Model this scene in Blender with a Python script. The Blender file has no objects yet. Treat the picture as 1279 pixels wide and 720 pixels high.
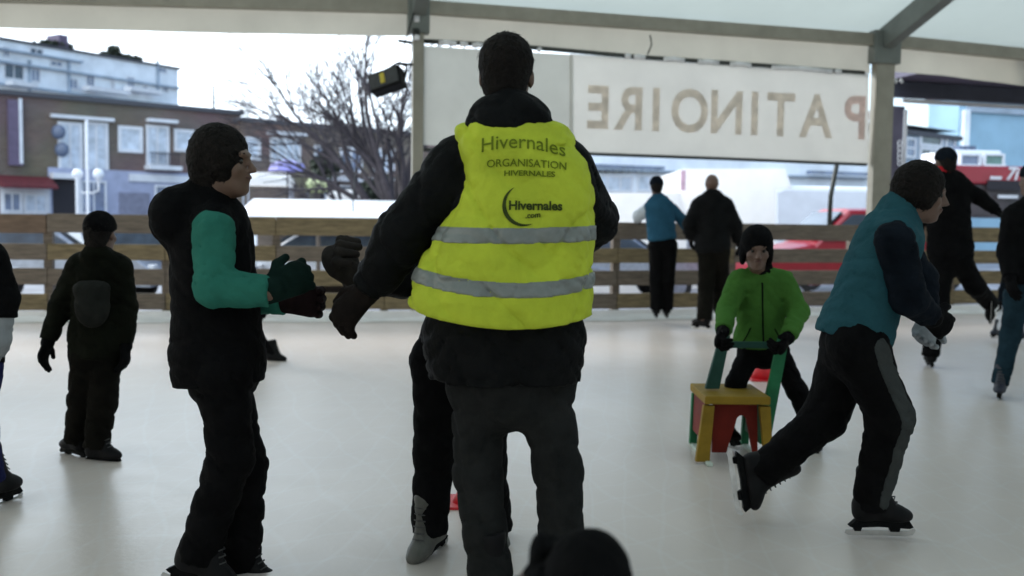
import bpy, bmesh, math, random
import numpy as np
from mathutils import Vector, Matrix
from mathutils.bvhtree import BVHTree

random.seed(4)
SC = bpy.context.scene
COL = SC.collection
# ------------------------------------------------------------------ camera
FPX = 1228.0
CAMH = 1.21
TH = math.radians(90 - 3.7)
RO = math.radians(0.75)
M3 = (Matrix.Rotation(TH, 3, 'X') @ Matrix.Rotation(RO, 3, 'Z'))
CP = Vector((0, 0, CAMH))
cam = bpy.data.cameras.new('camera')
camo = bpy.data.objects.new('camera', cam)
COL.objects.link(camo)
camo.matrix_world = Matrix.Translation(CP) @ M3.to_4x4()
cam.sensor_width = 36
cam.lens = 36 * FPX / 1279
cam.clip_end = 3000
cam.dof.use_dof = True
cam.dof.focus_distance = 3.5
cam.dof.aperture_fstop = 2.4
SC.camera = camo


def ray(x, y):
    return M3 @ Vector(((x - 639.5) / FPX, -(y - 360) / FPX, -1))


def at(x, y, Y):
    d = ray(x, y)
    return CP + d * (Y / d.y)


def gnd(x, y, z=0.0):
    d = ray(x, y)
    return CP + d * ((z - CAMH) / d.z)


M3T = M3.transposed()


def proj(P):
    v = M3T @ (Vector(P) - CP)
    return 639.5 + FPX * v.x / -v.z, 360 - FPX * v.y / -v.z


def hgt(P, y):
    lo, hi = -5.0, 60.0
    for _ in range(45):
        m = (lo + hi) / 2
        if proj((P[0], P[1], m))[1] > y:
            lo = m
        else:
            hi = m
    return lo


# ------------------------------------------------------------------ materials
def rgb(r, g, b):
    f = lambda c: ((c / 255 + 0.055) / 1.055) ** 2.4 if c > 10 else c / 255 / 12.92
    return (f(r), f(g), f(b), 1)


def lin(r, g, b):
    return (r, g, b, 1)


def mat(name, col, rough=0.7, metal=0.0, var=0.15, scale=12.0, bump=0.0, bscale=60.0,
        transl=0.0, emit=None, spec=0.5, dirt=None, trans=0.0, sheen=0.0, stretch=None):
    m = bpy.data.materials.new(name)
    m.use_nodes = True
    nt = m.node_tree
    N = nt.nodes
    L = nt.links
    p = N['Principled BSDF']
    out = N['Material Output']
    tc = N.new('ShaderNodeTexCoord')
    mp = N.new('ShaderNodeMapping')
    L.new(tc.outputs['Object'], mp.inputs['Vector'])
    if stretch:
        mp.inputs['Scale'].default_value = stretch
    nz = N.new('ShaderNodeTexNoise')
    nz.inputs['Scale'].default_value = scale
    nz.inputs['Detail'].default_value = 6
    nz.inputs['Roughness'].default_value = 0.6
    L.new(mp.outputs[0], nz.inputs['Vector'])
    mix = N.new('ShaderNodeMix')
    mix.data_type = 'RGBA'
    a = tuple(c * (1 - var) for c in col[:3]) + (1,)
    b = tuple(min(1, c * (1 + var)) for c in col[:3]) + (1,)
    if dirt:
        b = dirt
        a = col
    mix.inputs['A'].default_value = a
    mix.inputs['B'].default_value = b
    rp = N.new('ShaderNodeMapRange')
    rp.inputs['From Min'].default_value = 0.35
    rp.inputs['From Max'].default_value = 0.65
    L.new(nz.outputs['Fac'], rp.inputs['Value'])
    L.new(rp.outputs[0], mix.inputs['Factor'])
    L.new(mix.outputs['Result'], p.inputs['Base Color'])
    p.inputs['Roughness'].default_value = rough
    p.inputs['Metallic'].default_value = metal
    p.inputs['Specular IOR Level'].default_value = spec
    if sheen:
        p.inputs['Sheen Weight'].default_value = sheen
    if trans:
        p.inputs['Transmission Weight'].default_value = trans
    if bump:
        n2 = N.new('ShaderNodeTexNoise')
        n2.inputs['Scale'].default_value = bscale
        n2.inputs['Detail'].default_value = 5
        L.new(mp.outputs[0], n2.inputs['Vector'])
        bp = N.new('ShaderNodeBump')
        bp.inputs['Strength'].default_value = bump
        bp.inputs['Distance'].default_value = 0.02
        L.new(n2.outputs['Fac'], bp.inputs['Height'])
        L.new(bp.outputs[0], p.inputs['Normal'])
    if emit:
        p.inputs['Emission Color'].default_value = emit[0]
        p.inputs['Emission Strength'].default_value = emit[1]
    if transl:
        tr = N.new('ShaderNodeBsdfTranslucent')
        L.new(mix.outputs['Result'], tr.inputs['Color'])
        mx = N.new('ShaderNodeMixShader')
        mx.inputs[0].default_value = transl
        L.new(p.outputs[0], mx.inputs[1])
        L.new(tr.outputs[0], mx.inputs[2])
        L.new(mx.outputs[0], out.inputs['Surface'])
    return m


MT = {}
MT['roof'] = mat('roof_fabric', lin(.46, .50, .455), .6, transl=.42, var=.04, scale=.6, bump=.15, bscale=1.2)
MT['valance'] = mat('valance_fabric', lin(.55, .52, .44), .7, transl=.30, var=.06, scale=1.2, bump=.2, bscale=3)
MT['banner'] = mat('banner_fabric', lin(.67, .65, .60), .7, transl=.33, var=.05, scale=1.5, bump=.25, bscale=2.5)
MT['curtain'] = mat('curtain_fabric', lin(.51, .51, .465), .7, transl=.30, var=.06, scale=1.5, bump=.25, bscale=3)
MT['patch'] = mat('sewn_patch', lin(.74, .74, .70), .7, transl=.55, var=.05, scale=3)
MT['wall'] = mat('added_wall_fabric', lin(.80, .74, .64), .7, transl=.55, var=.04, scale=1)  # for the added unseen walls, translucent to raise the light inside
MT['print'] = mat('faded_print', lin(.86, .81, .75), .75, transl=.6, var=.12, scale=8)
MT['printred'] = mat('faded_red_print', lin(.88, .76, .72), .8, transl=.55, var=.12, scale=8)
MT['alu'] = mat('tent_aluminium', lin(.30, .28, .23), .5, .3, var=.1, scale=4)
MT['alu2'] = mat('tent_rafter', lin(.17, .185, .17), .55, .3, var=.1, scale=4)
MT['rod'] = mat('dark_rod', lin(.04, .045, .04), .5)
MT['whitebit'] = mat('white_bits', lin(.8, .8, .82), .6)  # white for ropes and shackles, and for daylight painted along the banner pole
MT['wood'] = mat('rail_wood', lin(.19, .145, .08), .75, var=.35, scale=5, bump=.3, bscale=9, stretch=(1, 1, 9))
MT['wood2'] = mat('rail_wood_grey', lin(.15, .12, .095), .75, var=.3, scale=5, bump=.3, bscale=9, stretch=(1, 1, 9))
MT['wood3'] = mat('rail_wood_red', lin(.15, .10, .07), .75, var=.3, scale=5, bump=.3, bscale=9, stretch=(1, 1, 9))
MT['kick'] = mat('white_board', lin(.86, .85, .86), .45, var=.05, scale=3)
MT['black'] = mat('black_plastic', lin(.006, .006, .007), .6, spec=.15)
MT['yellowmark'] = mat('yellow_mark', lin(.5, .4, .03), .5)
MT['snow'] = mat('snow', lin(.90, .89, .90), .6, var=.05, scale=3, bump=.3, bscale=8)
MT['brick'] = None
MT['tree'] = mat('bark', lin(.055, .045, .05), .9, var=.3, scale=10)
MT['skin'] = mat('skin', lin(.13, .075, .055), .5, var=.07, scale=20)
MT['skin2'] = mat('skin_pale', lin(.15, .088, .062), .5, var=.07, scale=20)
MT['hair'] = mat('dark_hair', lin(.010, .008, .007), .75, var=.4, scale=60, bump=.8, bscale=70, spec=.15)
MT['lips'] = mat('lips', lin(.10, .045, .038), .45, var=.05)
MT['eye'] = mat('eye', lin(.02, .015, .012), .15)
MT['steel'] = mat('blade_steel', lin(.55, .55, .55), .3, 1.0)
MT['lace'] = mat('laces', lin(.06, .06, .06), .7)


def fabric(name, c, rough=.85, bump=.45, spec=.06):
    return mat(name, lin(*c), rough, var=.28 if max(c) < .05 else .10, scale=9, bump=bump, bscale=28, spec=spec)


FB = {
    'black': fabric('black_cloth', (.0045, .0045, .005)),
    'black2': fabric('black_nylon', (.006, .0065, .007), .6),
    'charcoal': fabric('charcoal_cloth', (.017, .018, .018)),
    'navy': fabric('navy_cloth', (.006, .009, .014)),
    'olive': fabric('dark_olive_cloth', (.007, .008, .005)),
    'grey': fabric('grey_cloth', (.10, .11, .11)),
    'teal': fabric('teal_cloth', (.030, .165, .125)),
    'dgreen': fabric('dark_green_knit', (.006, .017, .014)),
    'maroon': fabric('maroon_knit', (.014, .008, .009)),
    'hivis': fabric('hivis_yellow', (.50, .59, .05), .6, .35),
    'refl': mat('reflective_band', lin(.20, .22, .21), .4, .1, var=.1, scale=30, spec=.6),
    'ink': fabric('vest_ink', (.15, .20, .02)),
    'inkd': fabric('vest_ink_dark', (.05, .07, .02)),
    'green': fabric('green_jacket', (.055, .150, .03)),
    'blue': fabric('blue_vest', (.025, .09, .15)),
    'tealv': fabric('petrol_vest', (.022, .080, .10)),
    'pale': fabric('pale_sleeve', (.5, .55, .6)),
    'jean': fabric('dark_jeans', (.012, .028, .04)),
    'bluetr': fabric('blue_trousers', (.015, .018, .07)),
    'brown': fabric('brown_glove', (.012, .009, .008)),
    'tan': fabric('tan_glove', (.028, .024, .022)),
    'lgrey': fabric('light_grey_glove', (.30, .32, .34)),
    'red': fabric('red_cloth', (.45, .02, .03)),
    'white': fabric('white_cloth', (.7, .72, .78)),
    'stripe': fabric('grey_stripe', (.045, .05, .05)),
    'brownt': fabric('brown_trousers', (.007, .0065, .005)),
    'boot': mat('boot_black', lin(.006, .006, .007), .6, spec=.15, var=.3, scale=15),
    'bootg': mat('boot_grey', lin(.09, .09, .08), .5, var=.3, scale=15),
    'bootb': mat('boot_blue', lin(.01, .014, .03), .5, var=.3, scale=15),
}


# ------------------------------------------------------------------ object helpers
def tag(o, label=None, cat=None, group=None, kind=None):
    if label: o['label'] = label
    if cat: o['category'] = cat
    if group: o['group'] = group
    if kind: o['kind'] = kind
    return o


def empty(name, loc=(0, 0, 0), label=None, cat=None, group=None):
    o = bpy.data.objects.new(name, None)
    COL.objects.link(o)
    o.location = loc
    o.empty_display_size = .1
    return tag(o, label, cat, group)


def wmesh(name, me, m, parent=None):
    """link mesh given in world coordinates; re-based to the parent's origin"""
    o = bpy.data.objects.new(name, me)
    COL.objects.link(o)
    me.materials.clear()
    me.materials.append(m)
    if parent:
        P = parent
        base = P.location.copy()
        q = P.parent
        while q:
            base = base + q.location
            q = q.parent
        me.transform(Matrix.Translation(-base))
        o.parent = parent
    return o


class MB:
    def __init__(s):
        s.bm = bmesh.new()

    def hexa(s, pts):
        v = [s.bm.verts.new(p) for p in pts]
        for f in ((0, 3, 2, 1), (4, 5, 6, 7), (0, 1, 5, 4), (1, 2, 6, 5), (2, 3, 7, 6), (3, 0, 4, 7)):
            s.bm.faces.new([v[i] for i in f])
        return s

    def box(s, c, u, v, w, a, b, d):
        """centre c, unit axes u v w, full sizes a b d"""
        c = Vector(c)
        u = Vector(u) * a / 2
        v = Vector(v) * b / 2
        w = Vector(w) * d / 2
        return s.hexa([c - u - v - w, c + u - v - w, c + u + v - w, c - u + v - w,
                       c - u - v + w, c + u - v + w, c + u + v + w, c - u + v + w])

    def tube(s, pts, rs, n=8, cap=True):
        pts = [Vector(p) for p in pts]
        if not isinstance(rs, (list, tuple)): rs = [rs] * len(pts)
        rings = []
        ref = None
        for i, p in enumerate(pts):
            d = (pts[min(i + 1, len(pts) - 1)] - pts[max(i - 1, 0)])
            if d.length < 1e-9: d = Vector((0, 0, 1))
            d.normalize()
            if ref is None or abs(ref.dot(d)) > .95:
                ref = Vector((1, 0, 0)) if abs(d.x) < .8 else Vector((0, 1, 0))
            a = (ref - d * ref.dot(d)).normalized()
            ref = a
            b = d.cross(a)
            rings.append([s.bm.verts.new(p + (a * math.cos(t) + b * math.sin(t)) * rs[i])
                          for t in [2 * math.pi * k / n for k in range(n)]])
        for r0, r1 in zip(rings, rings[1:]):
            for k in range(n):
                s.bm.faces.new((r0[k], r0[(k + 1) % n], r1[(k + 1) % n], r1[k]))
        if cap and n > 2:
            s.bm.faces.new(rings[0][::-1])
            s.bm.faces.new(rings[-1])
        return s

    def sphere(s, c, r, n=12, sc=(1, 1, 1)):
        g = bmesh.ops.create_uvsphere(s.bm, u_segments=n, v_segments=max(6, n // 2), radius=r)
        for v in g['verts']:
            v.co = Vector((v.co.x * sc[0], v.co.y * sc[1], v.co.z * sc[2])) + Vector(c)
        return s

    def prism(s, poly, off):
        """polygon (list of 3d points) extruded by vector off"""
        off = Vector(off)
        a = [s.bm.verts.new(Vector(p)) for p in poly]
        b = [s.bm.verts.new(Vector(p) + off) for p in poly]
        s.bm.faces.new(a[::-1])
        s.bm.faces.new(b)
        n = len(a)
        for i in range(n):
            s.bm.faces.new((a[i], a[(i + 1) % n], b[(i + 1) % n], b[i]))
        return s

    def build(s, name, m, parent=None, smooth=False, bevel=0.0):
        bmesh.ops.recalc_face_normals(s.bm, faces=s.bm.faces)
        if bevel:
            bmesh.ops.bevel(s.bm, geom=s.bm.edges[:], offset=bevel, segments=2, affect='EDGES', profile=.6)
        me = bpy.data.meshes.new(name)
        s.bm.to_mesh(me)
        s.bm.free()
        if smooth:
            for p in me.polygons: p.use_smooth = True
        return wmesh(name, me, m, parent)


# ------------------------------------------------------------------ SDF modelling (numpy surface nets)
def V3(p): return np.array([p[0], p[1], p[2]], dtype=np.float64)


def smin(a, b, k):
    h = np.clip(.5 + .5 * (b - a) / k, 0, 1)
    return b * (1 - h) + a * h - k * h * (1 - h)


def smax(a, b, k): return -smin(-a, -b, k)


def cap(a, b, ra, rb, sq=None):
    a = V3(a); b = V3(b)
    if sq is not None:
        ax = V3(sq[0]); ax = ax / np.linalg.norm(ax); fac = sq[1]

        def tr(p):
            return p + ((p - a) @ ax)[:, None] * ax[None, :] * (1 / fac - 1)
        bb = b + ((b - a) @ ax) * ax * (1 / fac - 1)
    else:
        tr = None; bb = b; fac = 1
    d = bb - a
    dd = max(d @ d, 1e-9)

    def f(p):
        q = tr(p) if tr else p
        t = np.clip(((q - a) @ d) / dd, 0, 1)
        r = np.linalg.norm(q - a - t[:, None] * d, axis=1) - (ra + (rb - ra) * t)
        return r * (fac if fac < 1 else 1) if tr else r
    return f


def ell(c, R, rad):
    c = V3(c); R = np.array(R, float); rad = np.array(rad, float)

    def f(p):
        q = (p - c) @ R.T
        k0 = np.linalg.norm(q / rad, axis=1)
        k1 = np.linalg.norm(q / rad ** 2, axis=1) + 1e-9
        return k0 * (k0 - 1) / k1
    return f


def union(fs, k=.02):
    def f(p):
        d = fs[0](p)
        for g in fs[1:]:
            d = smin(d, g(p), k)
        return d
    return f


def cut(f, pt, n, k=.004):
    """keep the side n points away from (remove where (p-pt).n > 0)"""
    pt = V3(pt); n = V3(n); n = n / np.linalg.norm(n)
    return lambda p: smax(f(p), (p - pt) @ n, k)


def folds(f, amp=.006, fr=22, seed=0.0):
    def g(p):
        d = f(p)
        q = p * fr
        x, y, z = q[:, 0], q[:, 1], q[:, 2]
        w = np.sin(z * 1.5 + 2.4 * np.sin(x * .45 + seed) + 2.0 * np.sin(y * .5 + seed * 2) + .8 * np.sin(x * 1.9 + z * .6))
        w2 = np.sin(x * .8 + z * .9 + 2.3 * np.sin(y * .5 + z * .37 + seed * 3))
        w3 = np.sin(z * 3.1 - x * 1.3 + 2.0 * np.sin(x * 1.1 + y * .9 + seed) + 1.5 * np.sin(z * .7))
        crease = (1 - np.abs(w)) ** 4 * 1.5 + (1 - np.abs(w2)) ** 4 * 1.4 + (1 - np.abs(w3)) ** 5 * .5 + .25 * np.sin(x * .7 + z * .5 + seed)
        return d + amp * (crease - .5)
    return g


def grid_mesh(f, lo, hi, h, name):
    lo = np.array(lo) - 2 * h
    hi = np.array(hi) + 2 * h
    B = 4
    n = np.maximum(np.ceil((hi - lo) / (h * B)).astype(int), 1)
    ax = [lo[i] + (np.arange(n[i]) + .5) * h * B for i in range(3)]
    G = np.stack(np.meshgrid(*ax, indexing='ij'), -1).reshape(-1, 3)
    dc = f(G).reshape(n)
    N = n * B + 1
    big = np.where(dc < 0, -1., 1.)
    Vv = np.ones(N)
    up = np.repeat(np.repeat(np.repeat(big, B, 0), B, 1), B, 2)
    Vv[:-1, :-1, :-1] = up
    act = np.abs(dc) < h * B * 1.9
    # dilate
    a2 = act.copy()
    for axi in range(3):
        t = a2.copy()
        sl = [slice(None)] * 3; sr = [slice(None)] * 3
        sl[axi] = slice(1, None); sr[axi] = slice(None, -1)
        t[tuple(sl)] |= a2[tuple(sr)]
        t[tuple(sr)] |= a2[tuple(sl)]
        a2 = t
    fm = np.zeros(N, bool)
    fm[:-1, :-1, :-1] = np.repeat(np.repeat(np.repeat(a2, B, 0), B, 1), B, 2)
    idx = np.argwhere(fm)
    P = lo + idx * h
    Vv[fm] = f(P)
    Vv[0] = Vv[-1] = 1; Vv[:, 0] = 1; Vv[:, -1] = 1; Vv[:, :, 0] = 1; Vv[:, :, -1] = 1
    ins = Vv < 0
    c = np.zeros(np.array(N) - 1, int)
    offs = [(i, j, k) for i in (0, 1) for j in (0, 1) for k in (0, 1)]
    for o in offs:
        c += ins[o[0]:N[0] - 1 + o[0], o[1]:N[1] - 1 + o[1], o[2]:N[2] - 1 + o[2]]
    am = (c > 0) & (c < 8)
    ci = np.argwhere(am)
    if len(ci) == 0:
        return None
    vid = -np.ones(c.shape, int)
    vid[am] = np.arange(len(ci))
    vals = np.stack([Vv[ci[:, 0] + o[0], ci[:, 1] + o[1], ci[:, 2] + o[2]] for o in offs], 1)
    pos = np.zeros((len(ci), 3)); cnt = np.zeros(len(ci))
    for a in range(8):
        for b in range(a + 1, 8):
            oa = np.array(offs[a]); ob = np.array(offs[b])
            if np.abs(oa - ob).sum() != 1: continue
            va = vals[:, a]; vb = vals[:, b]
            m = (va < 0) != (vb < 0)
            t = np.where(m, va / np.where(m, va - vb, 1), 0)
            pos += np.where(m[:, None], oa + t[:, None] * (ob - oa), 0)
            cnt += m
    pos = lo + (ci + pos / cnt[:, None]) * h
    faces = []
    for axi in range(3):
        o1, o2 = [(1, 2), (2, 0), (0, 1)][axi]
        sa = [slice(None)] * 3; sb = [slice(None)] * 3
        sa[axi] = slice(None, -1); sb[axi] = slice(1, None)
        e = np.argwhere(ins[tuple(sa)] != ins[tuple(sb)])
        e = e[(e[:, o1] > 0) & (e[:, o2] > 0) & (e[:, o1] < N[o1] - 1) & (e[:, o2] < N[o2] - 1)]
        fl = ins[e[:, 0], e[:, 1], e[:, 2]]
        d1 = np.zeros(3, int); d1[o1] = 1
        d2 = np.zeros(3, int); d2[o2] = 1
        q = [e - d1 - d2, e - d2, e, e - d1]
        ids = np.stack([vid[x[:, 0], x[:, 1], x[:, 2]] for x in q], 1)
        ids = np.where(fl[:, None], ids, ids[:, ::-1])
        faces.append(ids)
    F = np.concatenate(faces)
    F = F[(F >= 0).all(1)]
    me = bpy.data.meshes.new(name)
    me.vertices.add(len(pos))
    me.vertices.foreach_set('co', pos.ravel())
    me.loops.add(len(F) * 4)
    me.loops.foreach_set('vertex_index', F.ravel())
    me.polygons.add(len(F))
    me.polygons.foreach_set('loop_start', np.arange(len(F)) * 4)
    me.polygons.foreach_set('use_smooth', np.ones(len(F), bool))
    me.update(calc_edges=True)
    me.validate()
    return me


def bounds(pts, r):
    a = np.array([V3(p) for p in pts])
    return a.min(0) - r, a.max(0) + r


def frame(fwd, up=(0, 0, 1)):
    f = Vector(fwd).normalized()
    u = Vector(up)
    r = f.cross(u).normalized()
    u = r.cross(f).normalized()
    return r, f, u          # right, forward, up
# ------------------------------------------------------------------ people
def head_fn(c, R, s):
    """R rows: right, forward, up"""
    r, f, u = [Vector(x) for x in R]
    P = lambda x, y, z: Vector(c) + (r * x + f * y + u * z) * s
    E = lambda x, y, z, a, b, d: ell(P(x, y, z), R, (a * s, b * s, d * s))
    base = union([E(0, -.012, .03, .074, .094, .088), E(0, .022, -.045, .056, .068, .072),
                  E(0, .062, -.092, .030, .030, .022)], .03 * s)
    base = union([base, E(0, .078, .030, .050, .018, .014),
                  E(.040, .062, -.022, .022, .022, .024), E(-.040, .062, -.022, .022, .022, .024)], .015 * s)
    soc1 = E(.031, .096, .008, .019, .016, .013)
    soc2 = E(-.031, .096, .008, .019, .016, .013)
    b2 = lambda p: smax(smax(base(p), -soc1(p), .012 * s), -soc2(p), .012 * s)
    nose = union([cap(P(0, .088, .018), P(0, .112, -.022), .008 * s, .013 * s),
                  E(.011, .098, -.027, .009, .011, .008), E(-.011, .098, -.027, .009, .011, .008)], .008 * s)
    lips = union([E(0, .093, -.048, .024, .011, .006), E(0, .091, -.060, .021, .011, .007)], .002 * s)
    ears = union([E(.075, -.006, -.004, .010, .020, .031), E(-.075, -.006, -.004, .010, .020, .031)], .001)
    return union([union([b2, nose], .01 * s), lips, ears], .006 * s)


def hand_fn(w, d, nrm, thumb, s=1.0, curl=.5, fat=1.0, cd=None):
    """w wrist, d pointing to the fingers, nrm palm normal, thumb: side (+1/-1)"""
    d = Vector(d).normalized()
    nrm = (Vector(nrm) - d * Vector(nrm).dot(d)).normalized()
    side = d.cross(nrm) * thumb
    w = Vector(w)
    fs = [cap(w - d * .01 * s, w + d * .07 * s, .030 * s * fat, .040 * s * fat, sq=(nrm, .5)),
          cap(w - (Vector(cd) if cd else d) * .055 * s, w + d * .01 * s, .030 * s * fat, .030 * s * fat)]
    for i in range(4):
        o = (1.5 - i) * .0205 * s
        ln = (.078, .088, .082, .064)[i] * s
        a = w + d * (.075 * s) + side * o
        c1, c2 = curl * .7, curl * 1.7
        m = a + (d * math.cos(c1) + nrm * math.sin(c1)) * ln * .52 + side * o * .1
        e = m + (d * math.cos(c2) + nrm * math.sin(c2)) * ln * .5
        rr = .0095 * s * fat
        fs.append(cap(a, m, rr * 1.1, rr))
        fs.append(cap(m, e, rr, rr * .85))
    t0 = w + d * .022 * s + side * .026 * s
    t1 = t0 + (d * .6 + side * .75 + nrm * .25).normalized() * .038 * s
    t2 = t1 + (d * .95 + side * .25 + nrm * .45).normalized() * .034 * s
    fs += [cap(t0, t1, .016 * s * fat, .012 * s * fat), cap(t1, t2, .012 * s * fat, .0095 * s * fat)]
    return union(fs, .006 * s)


_sk = {}


def skate_meshes():
    if _sk: return _sk
    X = Vector
    boot = union([cap(X((-.012, 0, .105)), X((-.012, 0, 0)), .050, .043, sq=((0, 1, 0), .9)),
                  cap(X((-.03, 0, -.03)), X((-.03, 0, -.06)), .040, .038),
                  cap(X((-.02, 0, -.045)), X((.10, 0, -.062)), .042, .036),
                  cap(X((.09, 0, -.066)), X((.135, 0, -.068)), .037, .030, sq=((0, 0, 1), .8)),
                  cap(X((.012, 0, .10)), X((.06, 0, -.02)), .030, .030)], .03)
    boot = cut(boot, (0, 0, -.088), (0, 0, -1))
    boot = cut(boot, (0, 0, .135), (-.25, 0, 1))
    inner = cap(X((-.008, 0, .2)), X((-.010, 0, .11)), .040, .030)
    bb = lambda p: smax(boot(p), -inner(p), .004)
    _sk['boot'] = grid_mesh(bb, (-.09, -.07, -.1), (.18, .07, .16), .0065, 'skate')
    m = MB()
    prof = [(-.085, -.112), (-.06, -.088), (.15, -.088), (.165, -.112), (.15, -.118), (.03, -.112), (-.07, -.118)]
    m.prism([(x, -.014, z) for x, z in prof], (0, .028, 0))
    for x0, x1 in ((-.07, -.03), (.07, .12)):
        m.prism([(x0, -.010, -.105), (x1, -.010, -.105), (x1 - .008, -.010, -.132), (x0 + .008, -.010, -.132)], (0, .020, 0))
    me = bpy.data.meshes.new('holder')
    bmesh.ops.recalc_face_normals(m.bm, faces=m.bm.faces)
    m.bm.to_mesh(me)
    _sk['holder'] = me
    m = MB()
    prof = [(-.095, -.128), (.15, -.128), (.172, -.118), (.178, -.128), (.168, -.146), (.14, -.150), (-.085, -.150), (-.098, -.142)]
    m.prism([(x, -.002, z) for x, z in prof], (0, .004, 0))
    me = bpy.data.meshes.new('blade')
    bmesh.ops.recalc_face_normals(m.bm, faces=m.bm.faces)
    m.bm.to_mesh(me)
    _sk['blade'] = me
    m = MB()
    for i in range(6):
        t = i / 5
        x = .050 + .048 * t
        z = .085 - .105 * t
        m.tube([(x - .008, -.024, z), (x + .004, 0, z + .006), (x - .008, .024, z)], .0028, 5)
    me = bpy.data.meshes.new('laces')
    m.bm.to_mesh(me)
    _sk['laces'] = me
    return _sk


def add_skate(root, base, ank, toe, s, mboot, laces=True, up=(0, 0, 1)):
    S = skate_meshes()
    f = Vector(toe).normalized()
    u = Vector(up)
    y = u.cross(f).normalized()
    u = f.cross(y).normalized()
    Mx = Matrix((f, y, u)).transposed().to_4x4()
    Mx = Matrix.Translation(Vector(ank)) @ Mx @ Matrix.Scale(s, 4)

    def mk(nm, key, mm, par):
        me = S[key].copy()
        me.transform(Mx)
        return wmesh(nm, me, mm, par)
    b = mk('skate', 'boot', mboot, root)
    mk('blade_holder', 'holder', FB['black2'], b)
    mk('blade', 'blade', MT['steel'], b)
    if laces: mk('laces', 'laces', MT['lace'], b)
    return b


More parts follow.
